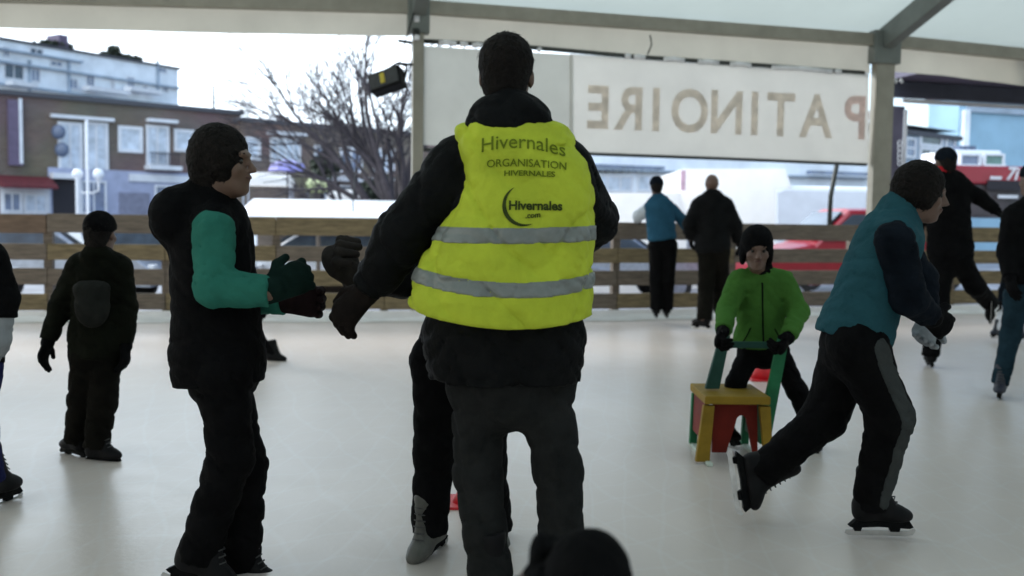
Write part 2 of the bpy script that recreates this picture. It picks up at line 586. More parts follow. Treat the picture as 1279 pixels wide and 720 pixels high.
def person(label, D, J, face, body, s=1.0, h=.012, jk='black', tr='black', gl='black', boot='boot',
           hat=None, hair=True, skin='skin', toes=(None, None), fs=None, group=None,
           tor=(.150, .150), sq=.68, arm=(.070, .058, .044), leg=(.098, .072, .055), hem=.10,
           collar=True, hood=None, hs=None, hand=(1, 1), curl=.5, palm=None, face_up=(0, 0, 1),
           vest=None, sleeves=None, extra=None, gscale=1.15, headn='person', feet=(1, 1), jfold=.005, tfold=.005,
           scarf=None, zipc=None, trx=.045):
    W = {k: at(v[0], v[1], D + v[2]) for k, v in J.items()}
    A = (W['al'] + W['ar']) / 2
    root = empty('person', (A.x, A.y, 0), label, 'person', group)
    hs = hs or s
    r_, f_, u_ = frame(body)
    up = (W['nk'] - W['pl']).normalized()
    fw = (f_ - up * f_.dot(up)).normalized()
    hr, hf, hu = frame(face, face_up)
    R = [tuple(hr), tuple(hf), tuple(hu)]
    H = W['hd']
    # ---- body: one continuous mesh from crown to ankle
    k = .88
    a0, a1, a2 = [x * s * .72 for x in arm]
    g0, g1, g2 = [x * s * .72 for x in leg]
    bs = [head_fn(H, R, hs),
          cap(H - hu * .06 * hs - hf * .01 * hs, W['nk'] - up * .03 * s, .052 * hs, .060 * s),
          cap(W['nk'] - up * .12 * s, W['pl'], tor[0] * s * .8, tor[1] * s * .8, sq=(fw, sq)),
          cap(W['sl'], W['sr'], .045 * s, .045 * s),
          cap(W['hl'], W['hr'], g0 * .9, g0 * .9)]
    for q in 'lr':
        bs += [cap(W['s' + q], W['e' + q], a0, a1), cap(W['e' + q], W['w' + q], a1, a2),
               cap(W['h' + q], W['k' + q], g0, g1), cap(W['k' + q], W['a' + q], g1, g2)]
    pts = list(W.values())
    lo, hi = bounds(pts, .17 * max(s, .8))
    me = grid_mesh(union(bs, .025 * s), lo, hi, h, 'body')
    bod = wmesh('body', me, MT[skin], root)
    for sx in (-1, 1):
        m = MB()
        m.sphere(H + (hr * .031 * sx + hf * .074 + hu * .006) * hs, .0105 * hs, 10)
        m.build('eye', MT['eye'], bod, True)
        m = MB()
        m.tube([H + (hr * a * sx + hf * b + hu * c) * hs for a, b, c in ((.016, .0875, .028), (.030, .088, .033), (.045, .077, .028))], [.002 * hs, .0035 * hs, .0015 * hs], 5)
        m.build('eyebrow', MT['hair'], bod, True)
    m = MB(); m.sphere(H + (hf * .0935 - hu * .049) * hs, .01 * hs, 10, (1, 1, 1))
    for v in m.bm.verts:
        q = v.co - (H + (hf * .0935 - hu * .049) * hs)
        v.co = H + (hf * .0935 - hu * .049) * hs + hr * q.dot(hr) * 2.2 + hf * q.dot(hf) * .95 + hu * q.dot(hu) * .62
    m.build('lips', MT['lips'], bod, True)
    # ---- jacket
    tl = [cap(W['nk'] - up * .11 * s, W['pl'], tor[0] * s, tor[1] * s, sq=(fw, sq)),
          cap(W['sl'] * .8 + W['nk'] * .2, W['sr'] * .8 + W['nk'] * .2, arm[0] * s * .95, arm[0] * s * .95),
          cap(W['nk'] - up * .10 * s, W['nk'], .10 * s, .070 * s)]
    if collar: tl.append(cap(W['nk'] - up * .02 * s, W['nk'] + (up * .035 - fw * .01) * s, .074 * s, .070 * s))
    if hood:
        tl.append(ell(W['nk'] - fw * hood[1] * s + up * hood[2] * s, [tuple(r_), tuple(f_), tuple(u_)],
                      [x * s for x in (hood[0], hood[0] * .62, hood[0] * .75)]))
    tl.append(cap(W['pl'], W['pl'] - up * (hem + .05) * s, tor[1] * s, tor[1] * s * .95, sq=(fw, sq + .04)))
    T = union(tl, .028 * s)
    T = cut(T, W['pl'] - up * hem * s, -up)
    ar = []
    for q in 'lr':
        d = (W['w' + q] - W['e' + q]).normalized()
        low = cut(cap(W['e' + q], W['w' + q], arm[1] * s, arm[2] * s), W['w' + q] + d * .005, d)
        ar.append(union([cap(W['s' + q], W['e' + q], arm[0] * s, arm[1] * s), low], .025 * s))
    lo2, hi2 = bounds([W[x] for x in ('nk', 'sl', 'sr', 'el', 'er', 'wl', 'wr', 'pl', 'hd')], .24 * s)
    lo2[2] -= .12 * s
    if sleeves:
        me = grid_mesh(folds(union(tl and [T], .04), jfold, 22, label.__len__()), lo2, hi2, h, 'vest')
        wmesh('padded_vest', me, FB[jk], root)
        for q, a in zip('lr', ar):
            me = grid_mesh(folds(a, jfold * 1.2, 30, 2.0), lo2, hi2, h, 'sleeve')
            o = wmesh('sleeve', me, FB[sleeves if isinstance(sleeves, str) else sleeves['lr'.index(q)]], root)
    else:
        me = grid_mesh(folds(union([T] + ar, .03 * s), jfold, 24, len(label) * .7), lo2, hi2, h, 'jacket')
        wmesh('jacket', me, FB[jk], root)
    if zipc:
        bv = BVHTree.FromPolygons([v.co.copy() + root.location for v in me.vertices], [tuple(p.vertices) for p in me.polygons])
        zp = []
        for i in range(15):
            c_ = W['nk'].lerp(W['pl'], .10 + .90 * i / 14)
            hh_ = bv.ray_cast(c_ + fw * .6, -fw)
            if hh_[0]: zp.append(hh_[0] + fw * .001)
        m = MB(); m.tube(zp, .006 * s, 6)
        m.build('zip', FB[zipc], root, True)
        for sx in (-1, 1):
            zp = []
            for i in range(6):
                c_ = W['pl'] + up * (.02 + .10 * i / 5) * s + r_ * sx * (.13 - .05 * i / 5) * s
                hh_ = bv.ray_cast(c_ + fw * .6, -fw)
                if hh_[0]: zp.append(hh_[0])
            if len(zp) > 2:
                m = MB(); m.tube(zp, .005 * s, 5); m.build('pocket_edge', FB[zipc], root, True)
    # ---- trousers
    ls = [cap(W['hl'], W['hr'], leg[0] * s * 1.0, leg[0] * s * 1.0),
          cap(W['pl'], (W['hl'] + W['hr']) / 2, tor[1] * s * .86, tor[1] * s * .86, sq=(fw, sq))]
    lg = []
    for q in 'lr':
        d = (W['a' + q] - W['k' + q]).normalized()
        low = cut(cap(W['k' + q], W['a' + q] + d * trx * s, leg[1] * s, leg[2] * s), W['a' + q] + d * (trx - .005) * s, d)
        lg.append(union([cap(W['h' + q], W['k' + q], leg[0] * s, leg[1] * s), low], .03 * s))
    lo3, hi3 = bounds([W[x] for x in ('pl', 'hl', 'hr', 'kl', 'kr', 'al', 'ar')], .2 * s + trx)
    Tr = union([union(ls, .04 * s), smin_pair(lg)], .03 * s)
    TrF = folds(Tr, tfold, 20, len(label) * .3)
    me = grid_mesh(TrF, lo3, hi3, h, 'trousers')
    tro = wmesh('trousers', me, FB[tr], root)
    # ---- hair and hat
    if hair:
        hb = 1.09 if hair == 'long' else 1.0
        hf_ = union([ell(H + (hf * -.020 + hu * .040) * hs, R, [x * hs * hb for x in (.083, .097, .092)]),
                     ell(H + (hf * -.055 - hu * .02) * hs, R, [x * hs for x in (.070, .055, .085)])], .02 * hs)
        if hair == 'long':
            hf_ = union([hf_, ell(H + (hf * .012 + hu * .005) * hs, R, [x * hs for x in (.094, .066, .092)])], .02 * hs)
            fc = ell(H + (hf * .135 - hu * .055) * hs, R, [x * hs for x in (.080, .092, .086)])
            h1 = hf_
            hf_ = lambda p: smax(h1(p), -fc(p), .01)
        else:
            hf_ = cut(hf_, H + (hf * .030 + hu * .040) * hs, hf * .75 - hu * .66, .01)
        hf_ = cut(hf_, H + (hf * .086) * hs, hf, .01)
        if hair == 'long':
            hf_ = union([hf_, cap(H + (hf * -.05) * hs, H + (hf * -.055 - hu * .16) * hs, .075 * hs, .05 * hs)], .02)
        me = grid_mesh(folds(hf_, .003, 60, 1), *bounds([H], .26 * hs), min(h, .008), 'hair')
        base_ = wmesh('hair', me, MT['hair'], root)
        if h < .0115:
            tuft = MB(); rr = random.Random(5)
            off = root.location
            for pl_ in me.polygons:
                if rr.random() > .22: continue
                c_ = Vector(pl_.center) + off; n_ = Vector(pl_.normal)
                dn = (-hu + hf * rr.uniform(-.5, .3) + hr * rr.uniform(-.4, .4))
                dn = (dn - n_ * dn.dot(n_)).normalized()
                L_ = rr.uniform(.012, .030) * hs
                sd_ = n_.cross(dn) * .0022 * hs
                m1 = c_ + dn * L_ * .55 + n_ * .003 * hs
                e_ = c_ + dn * L_ + n_ * rr.uniform(-.003, .003) * hs
                v_ = [tuft.bm.verts.new(x) for x in (c_ - sd_, c_ + sd_, m1 + sd_ * .8, e_, m1 - sd_ * .8)]
                tuft.bm.faces.new(v_)
            tuft.build('strands', MT['hair'], base_)
    if hat:
        hc, hstyle = hat
        ht = ell(H + (hf * -.010 + hu * .045) * hs, R, [x * hs for x in (.090, .108, .100)])
        if hstyle == 'ears':
            ht = union([ht, ell(H + (hr * .075 - hf * .012 - hu * .03) * hs, R, [x * hs for x in (.022, .045, .065)]),
                        ell(H + (-hr * .075 - hf * .012 - hu * .03) * hs, R, [x * hs for x in (.022, .045, .065)]),
                        ell(H + (-hf * .075 - hu * .03) * hs, R, [x * hs for x in (.075, .035, .065)])], .02 * hs)
            ht0 = ht
            fr = ell(H + (hf * .10 - hu * .045) * hs, R, [x * hs for x in (.062, .09, .085)])
            ht = lambda p: smax(ht0(p), -fr(p), .008)
        elif hstyle == 'hood':
            ht = union([ell(H + (hf * -.022 + hu * .03) * hs, R, [x * hs for x in (.108, .118, .125)]),
                        cap(H - hu * .06 * hs - hf * .03 * hs, W['nk'], .095 * hs, .10 * hs)], .03 * hs)
            ht0 = ht
            fr = ell(H + (hf * .14 - hu * .01) * hs, R, [x * hs for x in (.075, .10, .10)])
            ht = lambda p: smax(ht0(p), -fr(p), .008)
        else:
            ht = cut(ht, H + (hf * .06 + hu * .030) * hs, hf * .12 - hu, .01)
            ht = union([ht, cap(H + (hu * .145 - hf * .01) * hs, H + (hu * .150 - hf * .01) * hs, .012 * hs, .012 * hs)], .02) if hstyle == 'bobble' else ht
        me = grid_mesh(folds(ht, .002, 50, 3), *bounds([H], .27 * hs), min(h, .009), 'hat')
        wmesh('hat', me, FB[hc], root)
    if scarf:
        sf = cap(W['nk'] + up * .01, W['nk'] + up * .07 * s, .085 * s, .080 * s)
        me = grid_mesh(folds(sf, .006, 50, 1), *bounds([W['nk']], .25 * s), min(h, .01), 'scarf')
        wmesh('scarf', me, FB[scarf], root)
    # ---- gloves
    for i, q in enumerate('lr'):
        if not hand[i]: continue
        d = (W['w' + q] - W['e' + q]).normalized()
        cd = d
        if 'f' + q in W: d = (W['f' + q] - W['w' + q]).normalized()
        n = Vector(palm[i]) if palm and palm[i] else (-r_ if q == 'r' else r_)
        if abs(n.normalized().dot(d)) > .9: n = fw
        fn = hand_fn(W['w' + q] + d * .01, d, n, (-1 if q == 'l' else 1), gscale * s, curl, 1.15, cd)
        me = grid_mesh(fn, *bounds([W['w' + q]], .27 * s), max(.0042, h * .42), 'glove')
        wmesh('glove', me, FB[gl[i] if isinstance(gl, tuple) else gl], root)
    # ---- skates
    for i, q in enumerate('lr'):
        if not feet[i]: continue
        t = toes[i] or tuple(f_)
        upv = (0, 0, 1)
        if len(t) == 2: t, upv = t
        add_skate(root, None, W['a' + q], t, fs or s, FB[boot], True, upv)
    W['_root'] = root
    W['_T'] = T; W['_Tr'] = TrF
    W['_h'] = h
    W['_fr'] = (r_, fw, up)
    return W


def smin_pair(l):
    return lambda p: np.minimum(l[0](p), l[1](p))
# ------------------------------------------------------------------ vertical planes addressed in metres
class Pl:
    def __init__(s, P0, P1):
        s.P = Vector((P0[0], P0[1], 0))
        s.u = (Vector((P1[0], P1[1], 0)) - s.P).normalized()
        s.n = Vector((s.u.y, -s.u.x, 0))      # towards the rink
        s.z = Vector((0, 0, 1))

    def hit(s, x, y):
        d = ray(x, y)
        t = (s.P - CP).dot(s.n) / d.dot(s.n)
        return CP + d * t

    def uz(s, x, y):
        h = s.hit(x, y)
        return (h - s.P).dot(s.u), h.z

    def pt(s, u, z, out=0): return s.P + s.u * u + s.z * z + s.n * out

    def rect(s, x0, y0, x1, y1):
        a = [s.uz(x0, y0), s.uz(x0, y1), s.uz(x1, y0), s.uz(x1, y1)]
        return ((a[0][0] + a[1][0]) / 2, (a[1][1] + a[3][1]) / 2, (a[2][0] + a[3][0]) / 2, (a[0][1] + a[2][1]) / 2)

    def box(s, mb, r, out, th):
        u0, z0, u1, z1 = r
        mb.box(s.pt((u0 + u1) / 2, (z0 + z1) / 2, out + th / 2), s.u, s.n, s.z, u1 - u0, th, z1 - z0)


def pbox(pl, px, out, th, name, m, parent, bevel=0):
    b = MB()
    pl.box(b, pl.rect(*px), out, th)
    return b.build(name, m, parent, bevel=bevel)


def window(pl, px, parent, fm, gm, out=0.0, fw=.09, mull=(1, 0), nm='window'):
    u0, z0, u1, z1 = pl.rect(*px)
    b = MB()
    t = .08
    for r in ((u0, z1 - fw, u1, z1), (u0, z0, u1, z0 + fw), (u0, z0 + fw, u0 + fw, z1 - fw), (u1 - fw, z0 + fw, u1, z1 - fw)):
        pl.box(b, r, out, t)
    for i in range(mull[0]):
        c = u0 + (u1 - u0) * (i + 1) / (mull[0] + 1)
        pl.box(b, (c - fw / 3, z0 + fw, c + fw / 3, z1 - fw), out, t * .8)
    for i in range(mull[1]):
        c = z0 + (z1 - z0) * (i + 1) / (mull[1] + 1)
        pl.box(b, (u0 + fw, c - fw / 3, u1 - fw, c + fw / 3), out, t * .7)
    f = b.build(nm, fm, parent)
    g = MB()
    pl.box(g, (u0 + fw * .9, z0 + fw * .9, u1 - fw * .9, z1 - fw * .9), out + .012, .012)
    g.build('pane', gm, f)
    return f


# ------------------------------------------------------------------ ground, ice, sky
def ice_material():
    m = bpy.data.materials.new('rink_ice')
    m.use_nodes = True
    nt = m.node_tree; N = nt.nodes; L = nt.links
    p = N['Principled BSDF']
    tc = N.new('ShaderNodeTexCoord')
    n1 = N.new('ShaderNodeTexNoise'); n1.inputs['Scale'].default_value = .9; n1.inputs['Detail'].default_value = 7
    L.new(tc.outputs['Object'], n1.inputs['Vector'])
    cr = N.new('ShaderNodeMix'); cr.data_type = 'RGBA'
    cr.inputs['A'].default_value = lin(.61, .54, .50); cr.inputs['B'].default_value = lin(.66, .585, .54)
    mr = N.new('ShaderNodeMapRange'); mr.inputs['From Min'].default_value = .3; mr.inputs['From Max'].default_value = .7
    L.new(n1.outputs['Fac'], mr.inputs['Value']); L.new(mr.outputs[0], cr.inputs['Factor'])
    # skate scratches: thin arcs of scraped ice
    last = cr.outputs['Result']
    hts = []
    for i, (sc, rot) in enumerate(((1.3, .3), (1.9, 1.4), (1.1, 2.3))):
        mp = N.new('ShaderNodeMapping'); mp.inputs['Rotation'].default_value = (0, 0, rot)
        mp.inputs['Scale'].default_value = (sc, sc * .35, 1)
        L.new(tc.outputs['Object'], mp.inputs['Vector'])
        w = N.new('ShaderNodeTexWave'); w.inputs['Scale'].default_value = 1.6
        w.inputs['Distortion'].default_value = 9; w.inputs['Detail'].default_value = 3; w.inputs['Detail Scale'].default_value = .5
        L.new(mp.outputs[0], w.inputs['Vector'])
        r2 = N.new('ShaderNodeMapRange'); r2.inputs['From Min'].default_value = .965; r2.inputs['From Max'].default_value = 1
        L.new(w.outputs['Fac'], r2.inputs['Value'])
        mul = N.new('ShaderNodeMath'); mul.operation = 'MULTIPLY'; mul.inputs[1].default_value = .13
        L.new(r2.outputs[0], mul.inputs[0])
        mx = N.new('ShaderNodeMix'); mx.data_type = 'RGBA'
        mx.inputs['B'].default_value = lin(.74, .75, .76)
        L.new(last, mx.inputs['A']); L.new(mul.outputs[0], mx.inputs['Factor'])
        last = mx.outputs['Result']; hts.append(r2.outputs[0])
    L.new(last, p.inputs['Base Color'])
    n2 = N.new('ShaderNodeTexNoise'); n2.inputs['Scale'].default_value = 5; n2.inputs['Detail'].default_value = 6
    L.new(tc.outputs['Object'], n2.inputs['Vector'])
    rr = N.new('ShaderNodeMapRange'); rr.inputs['To Min'].default_value = .25; rr.inputs['To Max'].default_value = .38
    L.new(n2.outputs['Fac'], rr.inputs['Value']); L.new(rr.outputs[0], p.inputs['Roughness'])
    bp = N.new('ShaderNodeBump'); bp.inputs['Strength'].default_value = .12; bp.inputs['Distance'].default_value = .01
    n3 = N.new('ShaderNodeTexNoise'); n3.inputs['Scale'].default_value = 28; n3.inputs['Detail'].default_value = 4
    L.new(tc.outputs['Object'], n3.inputs['Vector'])
    L.new(n3.outputs['Fac'], bp.inputs['Height']); L.new(bp.outputs[0], p.inputs['Normal'])
    return m


F0 = gnd(-90, 402); F1 = gnd(700, 400.3); F2 = gnd(1430, 387.5)
for q in (F0, F1, F2): q.z = 0
PL1 = Pl(F0, F1)
PL2 = Pl(F1, F2)
GZ = -.30            # the street lies a step lower than the rink platform


def quad_sheet(name, pts, m, kind='structure', th=0):
    b = MB()
    if th:
        b.prism(pts, (0, 0, -th))
    else:
        b.bm.faces.new([b.bm.verts.new(p) for p in pts])
    o = b.build(name, m)
    o['kind'] = kind
    return o


nb = (PL1.n + PL2.n).normalized()
e0 = F0 - PL1.u * 14; e2 = F2 + PL2.u * 12
quad_sheet('ice', [e0 + PL1.n * -.02, F1 + nb * -.02, e2 + PL2.n * -.02, Vector((e2.x + 4, -6, 0)), Vector((e0.x - 2, -6, 0))], ice_material(), th=.12)
street = mat('street_wet_asphalt', lin(.05, .05, .06), .45, var=.2, scale=.9, dirt=lin(.26, .27, .31), bump=.3, bscale=3)
quad_sheet('ground', [(-900, -200, GZ), (900, -200, GZ), (900, 1500, GZ), (-900, 1500, GZ)], street)
pave = mat('snowy_pavement', lin(.34, .34, .38), .7, var=.2, scale=1.6, dirt=lin(.09, .085, .085), bump=.3, bscale=4)
a, b_ = PL1.pt(-20, GZ, -1.6), PL1.pt(30, GZ, -1.6)
quad_sheet('pavement', [a + Vector((0, 0, .13)), b_ + Vector((0, 0, .13)), b_ + Vector((1, 4.5, .13)), a + Vector((-1, 4.5, .13))], pave, th=.13)
roadline = mat('road_paint', lin(.7, .7, .7), .6)
quad_sheet('road_marking', [(-40, 27, GZ + .004), (60, 33, GZ + .004), (60, 33.2, GZ + .004), (-40, 27.2, GZ + .004)], roadline)

# ------------------------------------------------------------------ wooden fence round the rink
fence = empty('rail_fence', F1, 'wooden rail fence of four wide horizontal planks along the far side of the ice', 'fence')
RZ = [(1.04, 1.26), (.73, .92), (.435, .63), (.14, .335)]
random.seed(3)


def fence_run(pl, px0, px1, pxs):
    us = [pl.uz(x, 340)[0] for x in pxs]
    u0 = pl.uz(px0, 340)[0]; u1 = pl.uz(px1, 340)[0]
    ed = [u0] + us + [u1]
    for a, b in zip(ed, ed[1:]):
        for i, (z0, z1) in enumerate(RZ):
            m = MB()
            j = random.uniform(-.008, .008)
            pl.box(m, (a + .004, z0 + j, b - .004, z1 + j), 0.0, .035)
            m.build('rail', MT[random.choice(['wood', 'wood', 'wood2', 'wood2', 'wood3'] if i == 0 else ['wood', 'wood', 'wood2'])], fence, bevel=.005)
    for u in us:
        m = MB()
        pl.box(m, (u - .05, -.3, u + .05, 1.235), -.105, .10)
        m.build('post', MT['wood2'], fence, bevel=.006)
    m = MB()
    pl.box(m, (u0, -.02, u1, .125), .001, .022)
    m.build('kick_board', MT['kick'], fence, bevel=.003)


fence_run(PL1, -88, 698, [60, 207, 345, 480, 615])
fence_run(PL2, 702, 1880, [770, 915, 1065, 1190, 1320, 1440, 1560, 1680, 1790])
# scraped snow piled along the foot of the fence
snb = MB()
for pl, x0, x1 in ((PL1, -85, 698), (PL2, 702, 1420)):
    u0 = pl.uz(x0, 395)[0]; u1 = pl.uz(x1, 395)[0]
    n = 90
    prev = None
    for i in range(n + 1):
        u = u0 + (u1 - u0) * i / n
        w = .11 + .05 * math.sin(u * 3.1) + .04 * math.sin(u * 7.7 + 1) + random.uniform(-.02, .02)
        hh = .045 + .02 * math.sin(u * 5.3 + 2) + random.uniform(-.006, .01)
        row = [snb.bm.verts.new(pl.pt(u, z, o)) for o, z in ((.024, hh), (.024 + w * .4, hh * .7), (.024 + w, .002))]
        if prev:
            for k in range(2): snb.bm.faces.new((prev[k], prev[k + 1], row[k + 1], row[k]))
        prev = row
sn = snb.build('snow_ridge', MT['snow'], None, True)
tag(sn, kind='stuff')
sn['label'] = 'scraped ice shavings piled along the foot of the rail fence'

# ------------------------------------------------------------------ tent
OFF = .32
W1g = PL1.pt(PL1.uz(522, 330)[0], 0, -OFF)
T1 = Pl(F0 - PL1.n * OFF, F1 - PL1.n * OFF)
T2 = Pl(W1g, W1g + (PL2.u))
# aim the right bays through the post seen at px 1094
P2t = F1 - PL2.n * OFF + PL2.u * 0
T2 = Pl(W1g, Pl(P2t, P2t + PL2.u).hit(1094, 330))


def gp(pl, x):
    h = pl.hit(x, 330)
    return Vector((h.x, h.y, 0))


E0 = gp(T1, -75); E1 = Vector((W1g.x, W1g.y, 0)); E2 = gp(T2, 1094); E3 = gp(T2, 1395)
Em = E0 + (E0 - E1) * 1.0
E4 = E3 + (E3 - E2).normalized() * 6
beamlow = [(Em, None), (E0, 1), (E1, 17.5), (E2, 58.5), (E3, 88)]
zl = [hgt(p, y) if y is not None else None for p, y in beamlow]
zl[0] = zl[1]
zl.append(zl[-1])
EV = [Em, E0, E1, E2, E3, E4]
print('eave heights', zl)
tent = empty('event_tent', E1, 'white translucent event tent with grey metal posts and rafters over the ice rink', 'tent')
UPZ = Vector((0, 0, 1))
ns = []
for i in range(6):
    a = EV[max(i - 1, 0)]; b = EV[min(i + 1, 5)]
    u = (b - a).normalized()
    ns.append(Vector((u.y, -u.x, 0)))
BH = .17
ridge = [EV[i] + ns[i] * 8.5 + UPZ * (zl[i] + BH + 2.9) for i in range(6)]
feave = [EV[i] + ns[i] * 17 + UPZ * (zl[i] + BH) for i in range(6)]
for i in range(5):
    b = MB()
    b.box((EV[i] + EV[i + 1]) / 2 + UPZ * ((zl[i] + zl[i + 1]) / 2 + BH / 2), (EV[i + 1] - EV[i] + UPZ * (zl[i + 1] - zl[i])).normalized(),
          ns[i], UPZ, (EV[i + 1] - EV[i]).length - .1, .12, BH)
    b.build('eave_beam', MT['alu'], tent, bevel=.01)
    b = MB()
    o = UPZ * .02
    b.box((feave[i] + feave[i + 1]) / 2, (feave[i + 1] - feave[i]).normalized(), ns[i], UPZ, (feave[i + 1] - feave[i]).length, .12, BH)
    b.build('eave_beam', MT['alu'], tent)
    # roof cloth, slightly sagging between the rafters
    for side in (0, 1):
        A = [EV[i] + UPZ * (zl[i] + BH + .04) - ns[i] * .15, EV[i + 1] + UPZ * (zl[i + 1] + BH + .04) - ns[i + 1] * .15] if side == 0 else [feave[i] + o, feave[i + 1] + o]
        Bq = [ridge[i] + o, ridge[i + 1] + o]
        b = MB()
        nx, ny = 10, 12
        g = [[None] * (ny + 1) for _ in range(nx + 1)]
        for x in range(nx + 1):
            for y in range(ny + 1):
                s_, t_ = x / nx, y / ny
                p = (A[0].lerp(A[1], s_)).lerp(Bq[0].lerp(Bq[1], s_), t_)
                p = p - UPZ * .10 * math.sin(math.pi * s_) * math.sin(math.pi * t_)
                g[x][y] = b.bm.verts.new(p)
        for x in range(nx):
            for y in range(ny):
                b.bm.faces.new((g[x][y], g[x + 1][y], g[x + 1][y + 1], g[x][y + 1]))
        b.build('roof_panel', MT['roof'], tent, True)
for i in range(6):
    w = .15 if i == 3 else .07
    b = MB()
    u = Vector((-ns[i].y, ns[i].x, 0))
    b.box(EV[i] + UPZ * (zl[i] / 2 - .15), u, ns[i], UPZ, w * 2, .14, zl[i] + .3)
    p = b.build('post', MT['alu'], tent, bevel=.012)
    b = MB()                                     # knee plate where post, beam and rafter meet
    b.box(EV[i] + UPZ * (zl[i] - .02) + ns[i] * .02, u, ns[i], UPZ, w * 2 + .13, .17, .46)
    b.build('bracket', MT['alu2'], p, bevel=.012)
    for q in (0, 1):
        S = (EV[i] + UPZ * (zl[i] + BH * .5) if q == 0 else feave[i])
        d = (ridge[i] - UPZ * .12 - S)
        dn = d.normalized()
        wv = u
        b = MB()
        b.box(S + d / 2, dn, wv, dn.cross(wv), d.length, .17, .30)
        b.build('rafter', MT['alu2'], tent, bevel=.01)
    b = MB()
    b.box(feave[i] - UPZ * (zl[i] / 2), u, ns[i], UPZ, .2, .14, zl[i])
    b.build('post', MT['alu'], tent)
# valance cloths hanging below the eave beam, outside of it


def cloth(pl, xs, top, bot, name, m, parent, out=-.09, wav=.012, nx=24, ny=4, keyu=None, th=0, seed=0):
    """top/bot: list of (px,y); a hanging cloth on plane pl"""
    b = MB()
    def ev(lst, x):
        for (x0, y0), (x1, y1) in zip(lst, lst[1:]):
            if x <= x1 or (x1, y1) == lst[-1]:
                return y0 + (y1 - y0) * (x - x0) / (x1 - x0)
    g = []
    for i in range(nx + 1):
        x = xs[0] + (xs[1] - xs[0]) * i / nx
        col_ = []
        pt_ = pl.uz(x, ev(top, x)); pb = pl.uz(x, ev(bot, x))
        for j in range(ny + 1):
            t = j / ny
            uu = pt_[0] + (pb[0] - pt_[0]) * t
            zz = pt_[1] + (pb[1] - pt_[1]) * t
            oo = out + wav * math.sin(uu * 3.3 + seed + t) + wav * .6 * math.sin(uu * 8.1 + seed * 2 + 2 * t)
            col_.append(b.bm.verts.new(pl.pt(uu, zz, oo)))
        g.append(col_)
    for i in range(nx):
        for j in range(ny):
            b.bm.faces.new((g[i][j], g[i + 1][j], g[i + 1][j + 1], g[i][j + 1]))
    return b.build(name, m, parent, True)


cloth(T1, (-75, 514), [(-75, -3), (320, 9), (520, 15)], [(-75, 32), (0, 33.5), (160, 37), (320, 41), (520, 44)], 'valance', MT['valance'], tent)
cloth(T2, (531, 1092), [(530, 13), (1094, 56)], [(530, 50), (640, 57), (800, 69), (960, 81), (1094, 91)], 'valance', MT['valance'], tent, seed=1)
cloth(T2, (1098, 1390), [(1105, 54), (1395, 86)], [(1105, 88), (1180, 93), (1279, 106), (1395, 120)], 'valance', MT['valance'], tent, seed=2)
# unseen end walls and long wall behind the camera, added to shape the light
for i, j in ((0, 0), (5, 5)):
    b = MB()
    P = [EV[i], EV[i] + UPZ * (zl[i] + BH), ridge[i], feave[i], Vector((feave[i].x, feave[i].y, 0))]
    b.bm.faces.new([b.bm.verts.new(p) for p in P])
    b.build('added_end_wall', MT['wall'], tent)
for i in range(5):
    b = MB()
    z0 = 0.0
    P = [Vector((feave[i].x, feave[i].y, z0)), Vector((feave[i + 1].x, feave[i + 1].y, z0)), feave[i + 1], feave[i]]
    b.bm.faces.new([b.bm.verts.new(p - ns[i] * -.1) for p in P])
    b.build('added_side_wall', MT['wall'], tent)

# ------------------------------------------------------------------ banner, curtain, rods
TB = Pl(T2.P - T2.n * .0, T2.P + T2.u)
ban = cloth(T2, (712, 1086), [(700, 66), (800, 74), (960, 85), (1085, 92)], [(700, 190.5), (745, 192), (1085, 205)], 'banner', MT['banner'], None, out=-.02, wav=.006, nx=40, ny=8)
tag(ban, 'pale cloth banner seen from its back with PATINOIRE showing through in mirror writing', 'banner')
cur = cloth(T2, (527, 716), [(527, 57), (716, 68)], [(527, 181), (716, 191)], 'curtain', MT['curtain'], None, out=-.035, wav=.01, nx=30, ny=8)
tag(cur, 'grey green cloth sheet hanging between the tent post and the PATINOIRE banner', 'cloth')



def text_mesh(txt, size, bold=0.0, sx=1.0, res=4, ext=0.004, font_shear=0):
    c = bpy.data.curves.new('t', 'FONT')
    c.body = txt; c.size = size; c.offset = bold; c.extrude = ext; c.resolution_u = res
    c.align_x = 'CENTER'; c.align_y = 'CENTER'; c.shear = font_shear
    o = bpy.data.objects.new('t', c)
    COL.objects.link(o)
    bpy.context.view_layer.update()
    me = bpy.data.meshes.new_from_object(o.evaluated_get(bpy.context.evaluated_depsgraph_get()))
    bpy.data.objects.remove(o)
    for v in me.vertices: v.co.x *= sx
    return me


